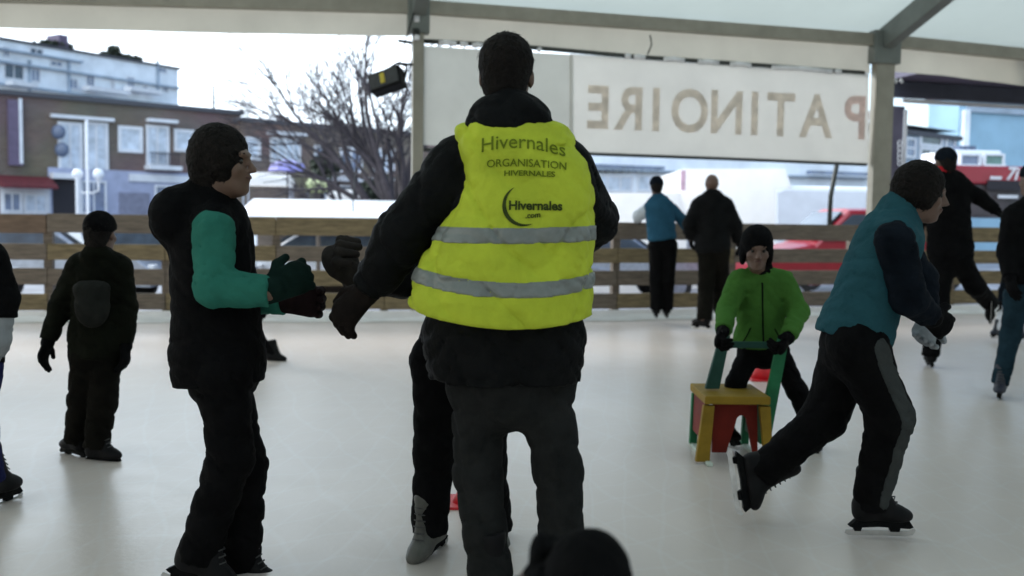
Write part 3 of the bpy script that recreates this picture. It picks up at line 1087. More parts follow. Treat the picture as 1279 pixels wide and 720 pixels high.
# each letter of the word placed where it shows; the letters read correctly from the street side
LET = [('P', 1068, 'printred'), ('A', 1020, 'print'), ('T', 976, 'print'), ('I', 943, 'print'), ('N', 908, 'print'),
       ('O', 862, 'print'), ('I', 820, 'print'), ('R', 785, 'print'), ('E', 747, 'print')]
for ch, px, mm in LET:
    py = 134 + (px - 747) * .040
    hh = 52
    r = T2.rect(px - 10, py - hh / 2, px + 10, py + hh / 2)
    H_ = r[3] - r[1]
    me = text_mesh(ch, H_ / .70, H_ * .035, .86, ext=.0015)
    xs_ = [v.co.x for v in me.vertices]; ys_ = [v.co.y for v in me.vertices]
    cx, cy = (min(xs_) + max(xs_)) / 2, (min(ys_) + max(ys_)) / 2
    cc = T2.pt((r[0] + r[2]) / 2, (r[1] + r[3]) / 2, 0)
    bm = bmesh.new(); bm.from_mesh(me)
    for _ in range(3):
        ee = [e for e in bm.edges if e.calc_length() > .12]
        if ee: bmesh.ops.subdivide_edges(bm, edges=ee, cuts=1)
    bmesh.ops.triangulate(bm, faces=bm.faces)
    bm.to_mesh(me); bm.free()
    for v in me.vertices:
        x, y, z = v.co.x - cx, v.co.y - cy, v.co.z
        uu = (cc - T2.P).dot(T2.u) - x
        # follow the waves of the cloth
        t = .5
        oo = -.02 + .006 * math.sin(uu * 3.3 + t) + .0036 * math.sin(uu * 8.1 + 2 * t)
        v.co = T2.pt(uu, cc.z + y, oo + .007 + z)
    wmesh('letter', me, MT[mm], ban)


def rod(pl, pts, r, name, m, parent=None, out=0.0):
    b = MB()
    b.tube([pl.pt(*pl.uz(x, y), out) for x, y in pts], r, 8)
    return b.build(name, m, parent, True)


r1 = rod(T2, [(529, 187), (700, 190.5), (745, 193), (900, 198.5), (1081, 206)], .022, 'pole', MT['rod'], out=.02)
tag(r1, 'thin dark pole running along the bottom edge of the mirrored banner', 'pole')
r2 = rod(T2, [(527, 51), (640, 57), (800, 71), (960, 82), (1081, 91)], .030, 'pole', MT['rod'], out=-.03)
tag(r2, 'dark pole along the top edge of the mirrored banner with white bits for daylight gaps', 'pole')
for x0, x1 in ((548, 570), (575, 584), (590, 603), (672, 676), (781, 788), (792, 806), (829, 855), (872, 898), (912, 938), (964, 1040), (1043, 1051)):  # white bits along the pole imitate daylight through the gaps
    f = lambda x: 51 + (x - 527) * .0735
    rod(T2, [(x0, f(x0) + 1.0), ((x0 + x1) / 2, f((x0 + x1) / 2) - .4), (x1, f(x1) + .5)], .034, 'white_bit', MT['whitebit'], r2, out=-.022)
p3 = rod(T2, [(1058, 204), (1050, 245), (1048, 292)], .035, 'pole', MT['rod'], out=-.25)
tag(p3, 'slanting dark pole between the mirrored banner and the fence near the wide post', 'pole')
p4 = rod(T1, [(497, 50), (515, 53), (521, 55)], .02, 'clamp_bar', MT['rod'], tent, out=-.05)
p5 = rod(T2, [(812, 44), (814, 56), (809, 68)], .010, 'cord', MT['rod'], tent, out=.0)
# shackles on the thin post
for y0, y1 in ((22, 30), (46, 52)):
    rod(T1, [(520, y0), (520, y1)], .035, 'shackle', MT['whitebit'], tent, out=.10)
for y0 in (38, 40):
    rod(T1, [(519, y0), (519, y0 + 6)], .05, 'shackle', MT['rod'], tent, out=.09)
# lashed ropes on the right bay
for x0 in (1118, 1125):
    rod(T2, [(x0, 99), (x0 + 2, 104)], .022, 'white_bit', MT['whitebit'], tent, out=.0)

# ------------------------------------------------------------------ floodlight on the thin post
fl = at(484, 102, E1.y - .35)
fld = empty('floodlight', fl, 'black floodlight tilted on a bracket beside the thin tent post', 'floodlight')
rx = Vector((math.cos(.30), -.25, math.sin(.30))).normalized()
fy = Vector((0.12, 1, -.35)).normalized()
fz = rx.cross(fy).normalized(); fy = fz.cross(rx)
b = MB(); b.box(fl, rx, fy, fz, .42, .18, .25); b.build('housing', MT['black'], fld, bevel=.02)
b = MB(); b.box(fl - fy * .1, rx, fy, fz, .37, .02, .20); b.build('lens', mat('lamp_glass', lin(.03, .03, .03), .2), fld)
b = MB(); b.box(fl - fy * .115 - rx * .015, rx, fy, fz, .055, .012, .13); b.build('sticker', MT['yellowmark'], fld)
b = MB(); b.tube([fl + rx * .23, fl + rx * .25 + Vector((0, .1, .12)), fl + rx * .10 + Vector((0, .2, .22)), fl - rx * .23 + Vector((0, .12, .12)), fl - rx * .23], .014, 6)
b.build('bracket', MT['black'], fld)
b = MB(); b.tube([fl + rx * .10 + Vector((0, .2, .22)), Vector((E1.x, E1.y, fl.z + .26))], .018, 6); b.build('arm', MT['black'], fld)
b = MB(); b.tube([fl + Vector((.1, .1, .1)), fl + Vector((.2, .12, .5)), Vector((E1.x - .03, E1.y - .15, fl.z + .9))], .008, 5); b.build('cable', MT['black'], fld)

# ------------------------------------------------------------------ buildings beyond the left bay
def brickm(name, c1, c2, sc=2.2):
    m = bpy.data.materials.new(name); m.use_nodes = True
    nt = m.node_tree; N = nt.nodes; L = nt.links; p = N['Principled BSDF']
    tc = N.new('ShaderNodeTexCoord'); mp = N.new('ShaderNodeMapping')
    mp.inputs['Rotation'].default_value = (math.radians(90), 0, 0)
    L.new(tc.outputs['Object'], mp.inputs['Vector'])
    br = N.new('ShaderNodeTexBrick'); br.inputs['Scale'].default_value = sc
    br.inputs['Color1'].default_value = c1; br.inputs['Color2'].default_value = c2
    br.inputs['Mortar'].default_value = lin(.2, .18, .17); br.inputs['Mortar Size'].default_value = .012
    L.new(mp.outputs[0], br.inputs['Vector'])
    nz = N.new('ShaderNodeTexNoise'); nz.inputs['Scale'].default_value = .35; nz.inputs['Detail'].default_value = 6
    L.new(tc.outputs['Object'], nz.inputs['Vector'])
    mx = N.new('ShaderNodeMix'); mx.data_type = 'RGBA'; mx.blend_type = 'MULTIPLY'; mx.inputs['Factor'].default_value = .6
    L.new(br.outputs['Color'], mx.inputs['A']); L.new(nz.outputs['Color'], mx.inputs['B'])
    mr = N.new('ShaderNodeHueSaturation'); mr.inputs['Value'].default_value = 1.5; mr.inputs['Saturation'].default_value = .9
    L.new(mx.outputs['Result'], mr.inputs['Color'])
    L.new(mr.outputs[0], p.inputs['Base Color']); p.inputs['Roughness'].default_value = .85
    return m


BM = {
    'brick': brickm('brown_brick', lin(.135, .085, .065), lin(.165, .105, .08)),
    'white': mat('white_render', lin(.82, .85, .88), .8, var=.12, scale=.6),
    'greyw': mat('grey_render', lin(.33, .39, .46), .8, var=.2, scale=.8),
    'trim': mat('pale_trim', lin(.72, .72, .74), .6, var=.08, scale=2),
    'glassl': mat('curtained_glass', lin(.55, .60, .68), .2, var=.25, scale=2),
    'glassd': mat('dark_glass', lin(.05, .07, .10), .12, var=.4, scale=2),
    'glassb': mat('blue_glass', lin(.16, .20, .30), .15, var=.3, scale=2),
    'dark': mat('dark_opening', lin(.02, .016, .02), .7),
    'roofd': mat('flat_roof_felt', lin(.08, .08, .09), .9),
    'redc': mat('red_canvas', lin(.11, .014, .018), .7, var=.2, scale=5),
    'pink': mat('mauve_panel', lin(.13, .095, .15), .6, var=.15, scale=3),
    'shut': mat('roller_shutter', lin(.20, .20, .26), .5, var=.15, scale=4),
    'mauvew': mat('lilac_shopfront', lin(.36, .38, .50), .7, var=.1, scale=2),
    'redp': mat('red_paint', lin(.30, .015, .028), .3, var=.1, scale=3),
    'whp': mat('white_paint', lin(.78, .80, .84), .4, var=.04, scale=3),
    'bluep': mat('blue_grey_paint', lin(.10, .13, .20), .3),
    'silver': mat('silver_paint', lin(.35, .38, .44), .3, .4),
    'tyre': mat('tyre_rubber', lin(.02, .02, .02), .8),
    'lamp': mat('milk_glass_globe', lin(.85, .86, .9), .2),
    'lilac': mat('lilac_canvas', lin(.30, .28, .62), .6, var=.1, scale=5),
    'darkp': mat('purple_grey_canvas', lin(.10, .09, .13), .6, var=.2, scale=2),
    'shrub': mat('evergreen_leaf', lin(.045, .055, .035), .8, var=.5, scale=6),
    'tentw': mat('white_marquee_cloth', lin(.97, .95, .92), .6, transl=.6, var=.03, scale=2),
    'yell': mat('yellow_green_canvas', lin(.38, .42, .20), .7),
}


def block(pl, px0, px1, ytop, depth, parent, wm, rm, top0=None):
    """building volume; ytop = (y at px0)"""
    u0 = pl.uz(px0, ytop)[0]; u1 = pl.uz(px1, ytop)[0]
    z1 = hgt(pl.pt(u0, 0), ytop)
    b = MB(); pl.box(b, (u0, GZ - .2, u1, z1), -depth, depth); b.build('wall', wm, parent)
    b = MB(); pl.box(b, (u0 - .15, z1 + .002, u1 + .15, z1 + .22), -depth - .15, depth + .35); b.build('roof', rm, parent)
    return u0, u1, z1


A0 = at(-60, 281, 42); A1 = at(505, 287, 57)
PB = Pl(A0, A1)
bb = empty('brick_building', (A0.x, A0.y, GZ), 'long two storey brown brick building with white windows across the street', 'building')
block(PB, -60, 300, 113, 12, bb, BM['brick'], BM['roofd'])
def snowcap(px, par): pbox(PB, px, .0, .35, 'ledge', BM['trim'], par)
pbox(PB, (9, 126, 27, 207), 0, .25, 'sign_panel', BM['pink'], bb)
pbox(PB, (22, 124, 26, 205), .25, .06, 'sign_edge', BM['trim'], bb)
snowcap((62, 146, 140, 150), bb)
window(PB, (72, 153, 103, 222), bb, BM['trim'], BM['glassl'], fw=.14, mull=(1, 0))
window(PB, (105, 153, 135, 222), bb, BM['trim'], BM['glassl'], fw=.14, mull=(1, 0))
window(PB, (147, 158, 178, 191), bb, BM['trim'], BM['glassl'], fw=.16, mull=(0, 0))
window(PB, (182, 157, 211, 208), bb, BM['trim'], BM['glassl'], fw=.13, mull=(1, 0))
pbox(PB, (182, 150, 218, 154), 0, .5, 'ledge', BM['trim'], bb)
bal = pbox(PB, (180, 208, 220, 213), 0, .8, 'balcony', BM['trim'], bb)
for x in range(183, 219, 4): pbox(PB, (x, 193, x + 1.0, 208), .7, .04, 'baluster', BM['dark'], bal)
pbox(PB, (181, 192, 219, 193.5), .69, .07, 'handrail', BM['dark'], bal)
window(PB, (217, 162, 243, 190), bb, BM['trim'], BM['glassl'], fw=.16, mull=(0, 0))
pbox(PB, (60, 215, 300, 270), 0.0, .10, 'shop_front', BM['mauvew'], bb)
pbox(PB, (0, 231, 62, 270), 0, .12, 'shop_front', BM['trim'], bb)
window(PB, (2, 240, 26, 265), bb, BM['trim'], BM['glassb'], out=.12)
window(PB, (29, 242, 58, 266), bb, BM['trim'], BM['glassl'], out=.12)
m = MB(); r = PB.rect(-6, 220, 62, 233)
m.prism([PB.pt(r[0], r[3], .12), PB.pt(r[0], r[1], 1.3), PB.pt(r[0], r[1] - .12, 1.3), PB.pt(r[0], r[1], .12)], PB.u * (r[2] - r[0]))
m.build('awning', BM['redc'], bb)
pbox(PB, (65, 224, 93, 272), .10, .05, 'door', BM['dark'], bb)
pbox(PB, (61, 217, 96, 224), .10, .6, 'door_canopy', BM['trim'], bb)
window(PB, (100, 226, 132, 268), bb, BM['trim'], BM['glassb'], out=.10)
pbox(PB, (148, 241, 186, 272), .10, .05, 'garage_door', BM['shut'], bb)
pbox(PB, (160, 219, 238, 228), .10, .12, 'shop_sign', BM['trim'], bb)
window(PB, (192, 232, 240, 268), bb, BM['trim'], BM['glassb'], out=.10, mull=(2, 0))
# satellite dishes by the tall windows
for x, y in ((69, 166), (73, 188)):
    m = MB(); m.sphere(PB.hit(x, y) + PB.n * .5, .33, 12, (1, .35, 1)); m.build('dish', BM['bluep'], bb, True)
# shopfront extension right of it
A0b = PB.pt(PB.uz(301, 280)[0], 0); PC = Pl(A0b + PB.n * .6, PB.pt(60, 0) + PB.n * .6)
bc = empty('brick_building', (A0b.x, A0b.y, GZ), 'lower brown brick terrace with snowy ledges behind the bare tree', 'building')
block(PC, 300, 560, 152, 11, bc, BM['brick'], BM['roofd'])
window(PC, (306, 172, 325, 200), bc, BM['trim'], BM['glassl'], fw=.16, mull=(0, 0))
window(PC, (337, 173, 375, 203), bc, BM['trim'], BM['glassl'], fw=.12, mull=(3, 0))
pbox(PC, (333, 166, 378, 170), 0, .5, 'ledge', BM['trim'], bc)
window(PC, (392, 182, 412, 215), bc, BM['trim'], BM['glassb'], fw=.14)
window(PC, (424, 184, 452, 216), bc, BM['trim'], BM['glassb'], fw=.14)
window(PC, (466, 186, 492, 216), bc, BM['trim'], BM['glassl'], fw=.14)
pbox(PC, (395, 222, 500, 228), 0, .9, 'canopy', BM['trim'], bc)
pbox(PC, (400, 229, 420, 268), 0, .05, 'door', BM['dark'], bc)
window(PC, (424, 232, 462, 262), bc, BM['trim'], BM['glassd'])
window(PC, (466, 232, 498, 262), bc, BM['trim'], BM['glassd'])

# white apartment block behind
D0 = at(-70, 281, 74); D1 = at(222, 283, 92)
PD = Pl(D0, D1)
bw = empty('apartment_building', (D0.x, D0.y, GZ), 'pale blue white apartment block with balconies rising behind the brick building', 'building')
u0, u1, zt = block(PD, -70, 222, 38, 12, bw, BM['white'], BM['roofd'])
for x0, x1, y in ((-60, 222, 118), (-60, 222, 92), (-60, 100, 66)):
    pbox(PD, (x0, y - 1.2, x1, y + 1.2), 0, .5, 'floor_band', BM['greyw'], bw)
for x0, x1, y0, y1 in ((2, 12, 58, 72), (36, 54, 60, 70), (4, 30, 80, 100), (62, 78, 76, 84), (107, 118, 92, 116), (138, 143, 97, 116), (158, 168, 96, 116), (178, 184, 106, 116), (197, 208, 84, 92), (202, 210, 106, 116), (38, 50, 85, 103), (86, 97, 98, 112)):
    window(PD, (x0, y0, x1, y1), bw, BM['trim'], BM['glassb'] if (x0 % 4) else BM['glassd'], fw=.12, mull=(1, 0))
for x in (35, 84, 195): pbox(PD, (x, 76, x + 2, 118), 0, .25, 'pilaster', BM['greyw'], bw)
for x0, x1, y in ((98, 150, 112), (2, 34, 104), (150, 190, 112)):
    b_o = pbox(PD, (x0, y, x1, y + 5), .5, 1.0, 'balcony', BM['trim'], bw)
# set-back top storey and chimneys
pbox(PD, (85, 42, 96, 68), -3, 1.8, 'chimney', BM['pink'], bw)

# rooftop greenery: clumps of small leaf faces
def leafy(pts, rads, n, sz, name, m, label, cat, group=None, trunk=True):
    e = empty(name, (pts[0][0], pts[0][1], pts[0][2] - rads[0]), label, cat, group)
    b = MB()
    for c, r in zip(pts, rads):
        for _ in range(n):
            d = Vector((random.gauss(0, 1), random.gauss(0, 1), random.gauss(0, 1))).normalized()
            q = Vector(c) + Vector((d.x, d.y, d.z * .8)) * r * random.uniform(.35, 1.05)
            a = Vector((random.uniform(-1, 1), random.uniform(-1, 1), random.uniform(-1, 1))).normalized() * sz
            t = a.cross(Vector((random.uniform(-1, 1), random.uniform(-1, 1), random.uniform(-1, 1)))).normalized() * sz * .7
            b.bm.faces.new([b.bm.verts.new(x) for x in (q - a, q + t, q + a, q - t)])
    me = bpy.data.meshes.new('foliage'); b.bm.to_mesh(me); b.bm.free()
    wmesh('foliage', me, m, e)
    b = MB()
    base = Vector(pts[0]) - Vector((0, 0, rads[0]))
    for c in pts: b.tube([base, (base + Vector(c)) / 2 + Vector((.05, 0, .1)), Vector(c)], [sz * .5, sz * .35, sz * .15], 5)
    b.build('stem', MT['tree'], e)
    return e


random.seed(8)
for lab, cl in (('low dark bushes at the left end of the white roof terrace', [(20, 50, 7), (36, 48, 8), (52, 49, 8), (64, 51, 6)]),
                ('taller dark bushes right of the chimney on the white roof', [(112, 63, 7), (124, 57, 9), (132, 64, 7)]),
                ('rounded dark bush at the right of the white roof terrace', [(143, 66, 7), (155, 68, 7)])):
    P = [PD.hit(x, y) + Vector((0, 3, 0)) for x, y, r in cl]
    leafy(P, [r / FPX * 80 for x, y, r in cl], 260, .22, 'bush', BM['shrub'], lab, 'bush', 'bushes on the white roof terrace')
# mast
mp_ = at(267, 143, 60)
m = MB(); m.tube([(mp_.x, mp_.y, GZ), (mp_.x, mp_.y, hgt(mp_, 107))], [.12, .07], 8)
tag(m.build('chimney_pipe', BM['dark']), 'thin dark flue pipe standing above the brick roof', 'pipe')


# ------------------------------------------------------------------ bare trees
def bare_tree(base, hgt_, dirs, r0, label, seed, spread=1.0, levels=4, droop=.0, group='bare trees', kids=4, fine=.007):
    rnd = random.Random(seed)
    e = empty('bare_tree', base, label, 'tree', group)
    t = MB(); c = MB()

    def grow(b, p, d, L, r, lev):
        pts = [p]; rs = [r]
        n = 5
        for i in range(n):
            d = (d + Vector((rnd.gauss(0, .10), rnd.gauss(0, .10), rnd.gauss(0, .06) - droop * lev * .05))).normalized()
            p = p + d * L / n
            pts.append(p); rs.append(max(fine, r * (1 - .62 * (i + 1) / n)))
        b.tube(pts, rs, 7 if lev < 2 else (4 if lev < 4 else 3), cap=False)
        if lev >= levels: return
        k = kids if lev < 3 else kids - 1
        for i in range(k):
            j = rnd.randint(2, n)
            ax = Vector((rnd.gauss(0, 1), rnd.gauss(0, 1), rnd.gauss(0, .5)))
            ax = (ax - d * ax.dot(d)).normalized()
            nd = (d * .8 + ax * rnd.uniform(.35, .75) * spread).normalized()
            grow(c, pts[j], nd, L * rnd.uniform(.5, .72), max(fine, rs[j] * .72), lev + 1)
        grow(c, pts[-1], d, L * .6, rs[-1], lev + 1)
    tr_h = hgt_ * .16
    top = Vector(base) + Vector((0, 0, tr_h))
    t.tube([base, Vector(base) + Vector((.02, 0, tr_h * .5)), top], [r0 * 1.25, r0, r0 * .95], 9)
    for d in dirs:
        grow(c, top, Vector(d).normalized(), hgt_ * .42, r0 * .58, 1)
    t.build('trunk', MT['tree'], e, True)
    c.build('crown', MT['tree'], e, True)
    return e


g = at(497, 300, 20); g.z = GZ
bare_tree(g, 6.0, [(-.34, 0, 1), (-.18, .2, 1), (-.08, -.2, 1), (.05, .1, 1), (-.26, .3, 1), (-.12, .3, 1)], .21,
          'large many limbed bare tree right of the bay, its twigs arching left beside the floodlight', 5, .60, 4, .2, kids=5, fine=.007)
g = at(437, 300, 27); g.z = GZ
bare_tree(g, 6.6, [(-.1, 0, 1), (.12, .1, 1), (-.3, 0, 1)], .12, 'slender bare tree with one straight stem in front of the brick terrace', 11, .6, 4, .1, fine=.010)
g = at(402, 300, 33); g.z = GZ
bare_tree(g, 3.0, [(-.4, 0, 1), (.3, .1, 1), (-.1, .3, 1)], .12, 'bushy bare tree hiding the brick terrace left of the slender stem', 21, 1.0, 4, .1, fine=.014)
g = at(300, 300, 95); g.z = GZ
bare_tree(g, 13, [(-.5, 0, 1), (.4, .1, 1), (0, .3, 1)], .22, 'faint distant bare tree above the brick roof', 31, .6, 4, 0, fine=.02)

# ------------------------------------------------------------------ street lamp with two globes
lp = at(110, 262, 36); 
lz = hgt(lp, 198)
la = empty('street_lamp', (lp.x, lp.y, GZ), 'white street lamp with two milky globes on curled arms before the brick building', 'street lamp')
m = MB(); m.tube([(lp.x, lp.y, GZ), (lp.x, lp.y, GZ + 1), (lp.x, lp.y, hgt(lp, 150))], [.13, .07, .05], 8); m.build('post', BM['trim'], la, True)
for sx, gx in ((-1, 97), (1, 123)):
    gpz = at(gx, 218, 36)
    m = MB(); s0 = Vector((lp.x, lp.y, hgt(lp, 240)))
    m.tube([s0, s0 + Vector((sx * .14, 0, -.05)), Vector((gpz.x, gpz.y, s0.z + .05)), gpz - Vector((0, 0, .2))], .04, 6); m.build('arm', BM['trim'], la, True)
    m = MB(); m.sphere(gpz, .20, 14); gl_ = m.build('globe', BM['lamp'], la, True)
    m = MB(); m.tube([gpz - Vector((0, 0, .26)), gpz - Vector((0, 0, .17))], [.07, .11], 10); m.build('collar', BM['trim'], gl_)
fp = at(98, 262, 33)
m = MB(); m.tube([(fp.x, fp.y, GZ), (fp.x, fp.y, hgt(fp, 222))], .09, 8)
tag(m.build('white_post', BM['trim']), 'plain white post left of the two globed street lamp', 'post')


# ------------------------------------------------------------------ vehicles
def car(name, loc, yaw, L, Wd, Hh, pm, label, kind='hatch', group=None):
    e = empty(name, loc, label, 'van' if kind == 'van' else 'car', group)
    R = Matrix.Rotation(yaw, 3, 'Z')
    T = lambda x, y, z: Vector(loc) + R @ Vector((x, y, z))
    if kind == 'van':
        low = [(-.5, .28), (-.5, .97), (-.46, 1.0), (.22, 1.0), (.36, .62), (.49, .50), (.5, .25)]
    else:
        low = [(-.5, .30), (-.495, .60), (-.43, .66), (-.33, .97), (-.22, 1.0), (.05, .99), (.22, .66), (.44, .57), (.5, .45), (.5, .25)]
    b = MB()
    rows = []
    # loft of side profiles across the width, tucked in at the roof
    for yy, sc_ in ((-.5, 0.0), (-.47, .6), (-.30, 1.0), (.30, 1.0), (.47, .6), (.5, 0.0)):
        row = []
        for x, z in low:
            tuck = (1 - sc_) * .05
            zz = z - (tuck * 1.0 if z > .6 else 0)
            ysc = 1.0 - (.16 if z > .85 else (.05 if z > .6 else 0)) * (1 if abs(yy) > .4 else .5)
            row.append(b.bm.verts.new(T(x * L * (1 - tuck * .3), yy * Wd * ysc, zz * Hh)))
        rows.append(row)
    n = len(low)
    for r0, r1 in zip(rows, rows[1:]):
        for i in range(n): b.bm.faces.new((r0[i], r0[(i + 1) % n], r1[(i + 1) % n], r1[i]))
    b.bm.faces.new(rows[0]); b.bm.faces.new(rows[-1][::-1])
    b.build('body', pm, e)
    # glass
    if kind == 'van':
        side = [(.0, .62), (.0, .92), (.20, .92), (.33, .64)]
        fr = ((.232, .97), (.352, .65))
    else:
        side = [(-.36, .68), (-.28, .92), (-.02, .93), (.04, .93), (.19, .68)]
        fr = ((.075, .95), (.215, .69))
        m = MB()
        m.prism([T(-.345 * L - .0, y * Wd, .94 * Hh) if k == 0 else T(-.43 * L, y * Wd, .69 * Hh) for k, y in ((0, -.33), (0, .33), (1, .38), (1, -.38))], T(-.015, 0, .01) - T(0, 0, 0))
        m.build('rear_window', BM['glassd'], e)
    for sy in (-1, 1):
        m = MB()
        m.prism([T(x * L, sy * Wd * (.468 if z < .8 else .435), z * Hh) for x, z in side], T(0, sy * .02, 0) - T(0, 0, 0))
        m.build('side_window', BM['glassd'], e)
    m = MB()
    m.prism([T(fr[0][0] * L, -.37 * Wd, fr[0][1] * Hh), T(fr[0][0] * L, .37 * Wd, fr[0][1] * Hh),
             T(fr[1][0] * L, .42 * Wd, fr[1][1] * Hh), T(fr[1][0] * L, -.42 * Wd, fr[1][1] * Hh)], T(.03, 0, .02) - T(0, 0, 0))
    m.build('windscreen', BM['glassd'], e)
    for x in (-.31, .32):
        for sy in (-1, 1):
            m = MB(); c0 = T(x * L, sy * Wd * .40, .31); c1 = T(x * L, sy * Wd * .51, .31)
            m.tube([c0, c1], .31, 18); w = m.build('wheel', BM['tyre'], e)
            m = MB(); m.tube([c1, T(x * L, sy * Wd * .518, .31)], .19, 12); m.build('rim', BM['silver'], w)
    for sy in (-1, 1):
        m = MB(); m.box(T(.488 * L, sy * Wd * .36, .47 * Hh), R @ Vector((1, 0, 0)), R @ Vector((0, 1, 0)), (0, 0, 1), .12, .28, .13)
        m.build('headlight', BM['lamp'], e, bevel=.03)
        m = MB(); m.box(T(-.492 * L, sy * Wd * .40, .52 * Hh), R @ Vector((1, 0, 0)), R @ Vector((0, 1, 0)), (0, 0, 1), .06, .16, .25)
        m.build('tail_light', BM['redp'], e, bevel=.02)
    return e


def park(name, px, Y, yaw, L, W, H, pm, label, kind='hatch', group='cars parked beyond the fence'):
    p = at(px, 290, Y)
    return car(name, (p.x, p.y, GZ), yaw, L, W, H, pm, label, kind, group)


park('parked_car', 68, 17.5, .05, 3.9, 1.65, 1.42, BM['silver'], 'silver hatchback parked behind the left end of the rail fence')
park('parked_car', 195, 18.5, .1, 4.1, 1.7, 1.40, BM['bluep'], 'dark blue car parked behind the fence between the child and the green sleeved skater')
park('parked_car', 400, 19.0, 3.1, 4.0, 1.7, 1.38, BM['whp'], 'white car parked behind the fence below the snowy stall roof')
park('parked_car', 760, 20.5, .2, 3.8, 1.7, 1.40, BM['silver'], 'silver car behind the fence right of the yellow vest')
rc = park('parked_car', 1052, 18.5, 3.25, 3.9, 1.70, 1.90, BM['redp'], 'bright red car parked behind the wide tent post')
park('delivery_van', 1062, 25, .12, 4.6, 1.9, 2.55, BM['whp'], 'bluish white van behind the slanting pole under the banner', 'van')
park('parked_van', 314, 33, 0.0, 1.9, 1.8, 1.9, BM['whp'], 'small white van left of the lilac umbrella in the street', 'van')
park('parked_van', 358, 33, 0.0, 2.6, 1.8, 2.0, BM['whp'], 'white van directly under the lilac umbrella in the street', 'van')

# lilac parasol and yellow-green stall canopies near the vans
q = at(359, 235, 37)
um = empty('parasol', (q.x, q.y, GZ), 'lilac parasol behind the white vans', 'parasol')
zt = hgt(q, 199)
m = MB(); m.tube([(q.x, q.y, zt), (q.x, q.y, zt - .18), (q.x, q.y, zt - .45)], [.05, .6, .72], 10, cap=False); m.build('canopy', BM['lilac'], um)
m = MB(); m.tube([(q.x, q.y, GZ), (q.x, q.y, zt)], .03, 6); m.build('pole', BM['dark'], um)


def stall(px, Y, w, yt, ye, m_, lab, name='market_stall', grp=None, hip=.25, depth=2.6, ybot=None, wallm=None):
    """pitched canopy stall: px centre, widths px, yt ridge, ye eave"""
    P = Pl(at(px, 280, Y), at(px + 10, 280, Y + .05))
    uc = P.uz(px, ye)[0]; hw = w / 2 * Y / FPX
    zr = P.uz(px, yt)[1]; ze = P.uz(px, ye)[1]
    g_ = P.pt(uc, GZ)
    e = empty(name, (g_.x, g_.y, GZ), lab, 'stall', grp)
    b = MB()
    V = lambda u, z, o: b.bm.verts.new(P.pt(uc + u, z, o))
    A = [V(-hw, ze, 0), V(hw, ze, 0), V(hw, ze, -depth), V(-hw, ze, -depth)]
    B = [V(-hw * (1 - hip), zr, -depth * .5), V(hw * (1 - hip), zr, -depth * .5)]
    C_ = [V(-hw, ze - .28, 0), V(hw, ze - .28, 0), V(hw, ze - .28, -depth), V(-hw, ze - .28, -depth)]
    for f in ((A[0], A[1], B[1], B[0]), (A[2], A[3], B[0], B[1]), (A[1], A[2], B[1]), (A[3], A[0], B[0])): b.bm.faces.new(f)
    for i in range(4): b.bm.faces.new((A[i], A[(i + 1) % 4], C_[(i + 1) % 4], C_[i]))
    b.build('canopy', m_, e)
    for u, o in ((-hw + .05, -.05), (hw - .05, -.05), (hw - .05, -depth + .05), (-hw + .05, -depth + .05)):
        m = MB(); m.tube([P.pt(uc + u, GZ, o), P.pt(uc + u, ze, o)], .03, 6); m.build('pole', BM['silver'], e)
    if wallm:
        m = MB(); P.box(m, (uc - hw + .03, GZ, uc + hw - .03, ze - .3), -depth + .02, .02); m.build('back_wall', wallm, e)
        m = MB(); P.box(m, (uc - hw + .1, GZ, uc + hw - .1, .55), -.4, .35); m.build('counter', wallm, e)
    return e


# long snowy stall roof right behind the fence, left bay
q0 = at(395, 259, 17)
Ps = Pl(at(292, 270, 17), at(500, 272, 17.3))
ls_ = empty('stall_roof', Ps.pt(2, GZ), 'long low stall under a flat snow covered roof behind the top rail', 'stall')
r = Ps.rect(292, 246, 500, 271)
m = MB(); m.prism([Ps.pt(r[0], r[1], 0), Ps.pt(r[0], r[1] - .06, 0), Ps.pt(r[0], r[3] - .06, -2.2), Ps.pt(r[0], r[3], -2.2)], Ps.u * (r[2] - r[0]))
m.build('snowy_roof', MT['snow'], ls_)
for u in (r[0] + .1, (r[0] + r[2]) / 2, r[2] - .1):
    m = MB(); m.tube([Ps.pt(u, GZ, -.1), Ps.pt(u, r[1], -.1)], .04, 6); m.build('post', MT['wood2'], ls_)
m = MB(); Ps.box(m, (r[0] + .1, GZ, r[2] - .1, r[1] - .15), -2.0, .05); m.build('back_wall', MT['wood2'], ls_)
m = MB(); m.tube([Ps.pt(r[0] + 2.0, GZ, -.6), Ps.pt(r[0] + 2.0, r[3] + .0, -.6), Ps.pt(r[0] + 2.04, r[3] + .55, -.6)], .012, 5)
tag(m.build('thin_pole', MT['rod']), 'very thin pole sticking up through the snowy stall roof', 'pole')
stall(333, 40, 60, 214, 222, BM['tentw'], 'small white canopy behind the white vans', depth=2, grp='white canopies in the street')
stall(395, 35, 26, 222, 230, BM['yell'], 'small yellow green canopy right of the lilac parasol', depth=1.6)
stall(440, 31, 60, 236, 244, BM['tentw'], 'low white canopy in front of the brick terrace', depth=2, grp='white canopies in the street')
random.seed(2)
for x, y, r_, lab in ((463, 232, 11, 'snow dusted shrub left of the tree foot'), (482, 228, 12, 'snow dusted shrub at the foot of the large bare tree'),
                      (408, 200, 14, 'dark evergreen shrub in front of the brick terrace')):
    c = at(x, y, 30)
    R_ = r_ / FPX * 30
    leafy([c, c + Vector((R_ * .9, 0, -.1)), c + Vector((-R_ * .8, .1, -.15)), c - Vector((0, 0, R_))], [R_, R_ * .8, R_ * .8, R_ * 1.2], 300, .07, 'shrub', BM['shrub'], lab, 'shrub', 'shrubs across the street')

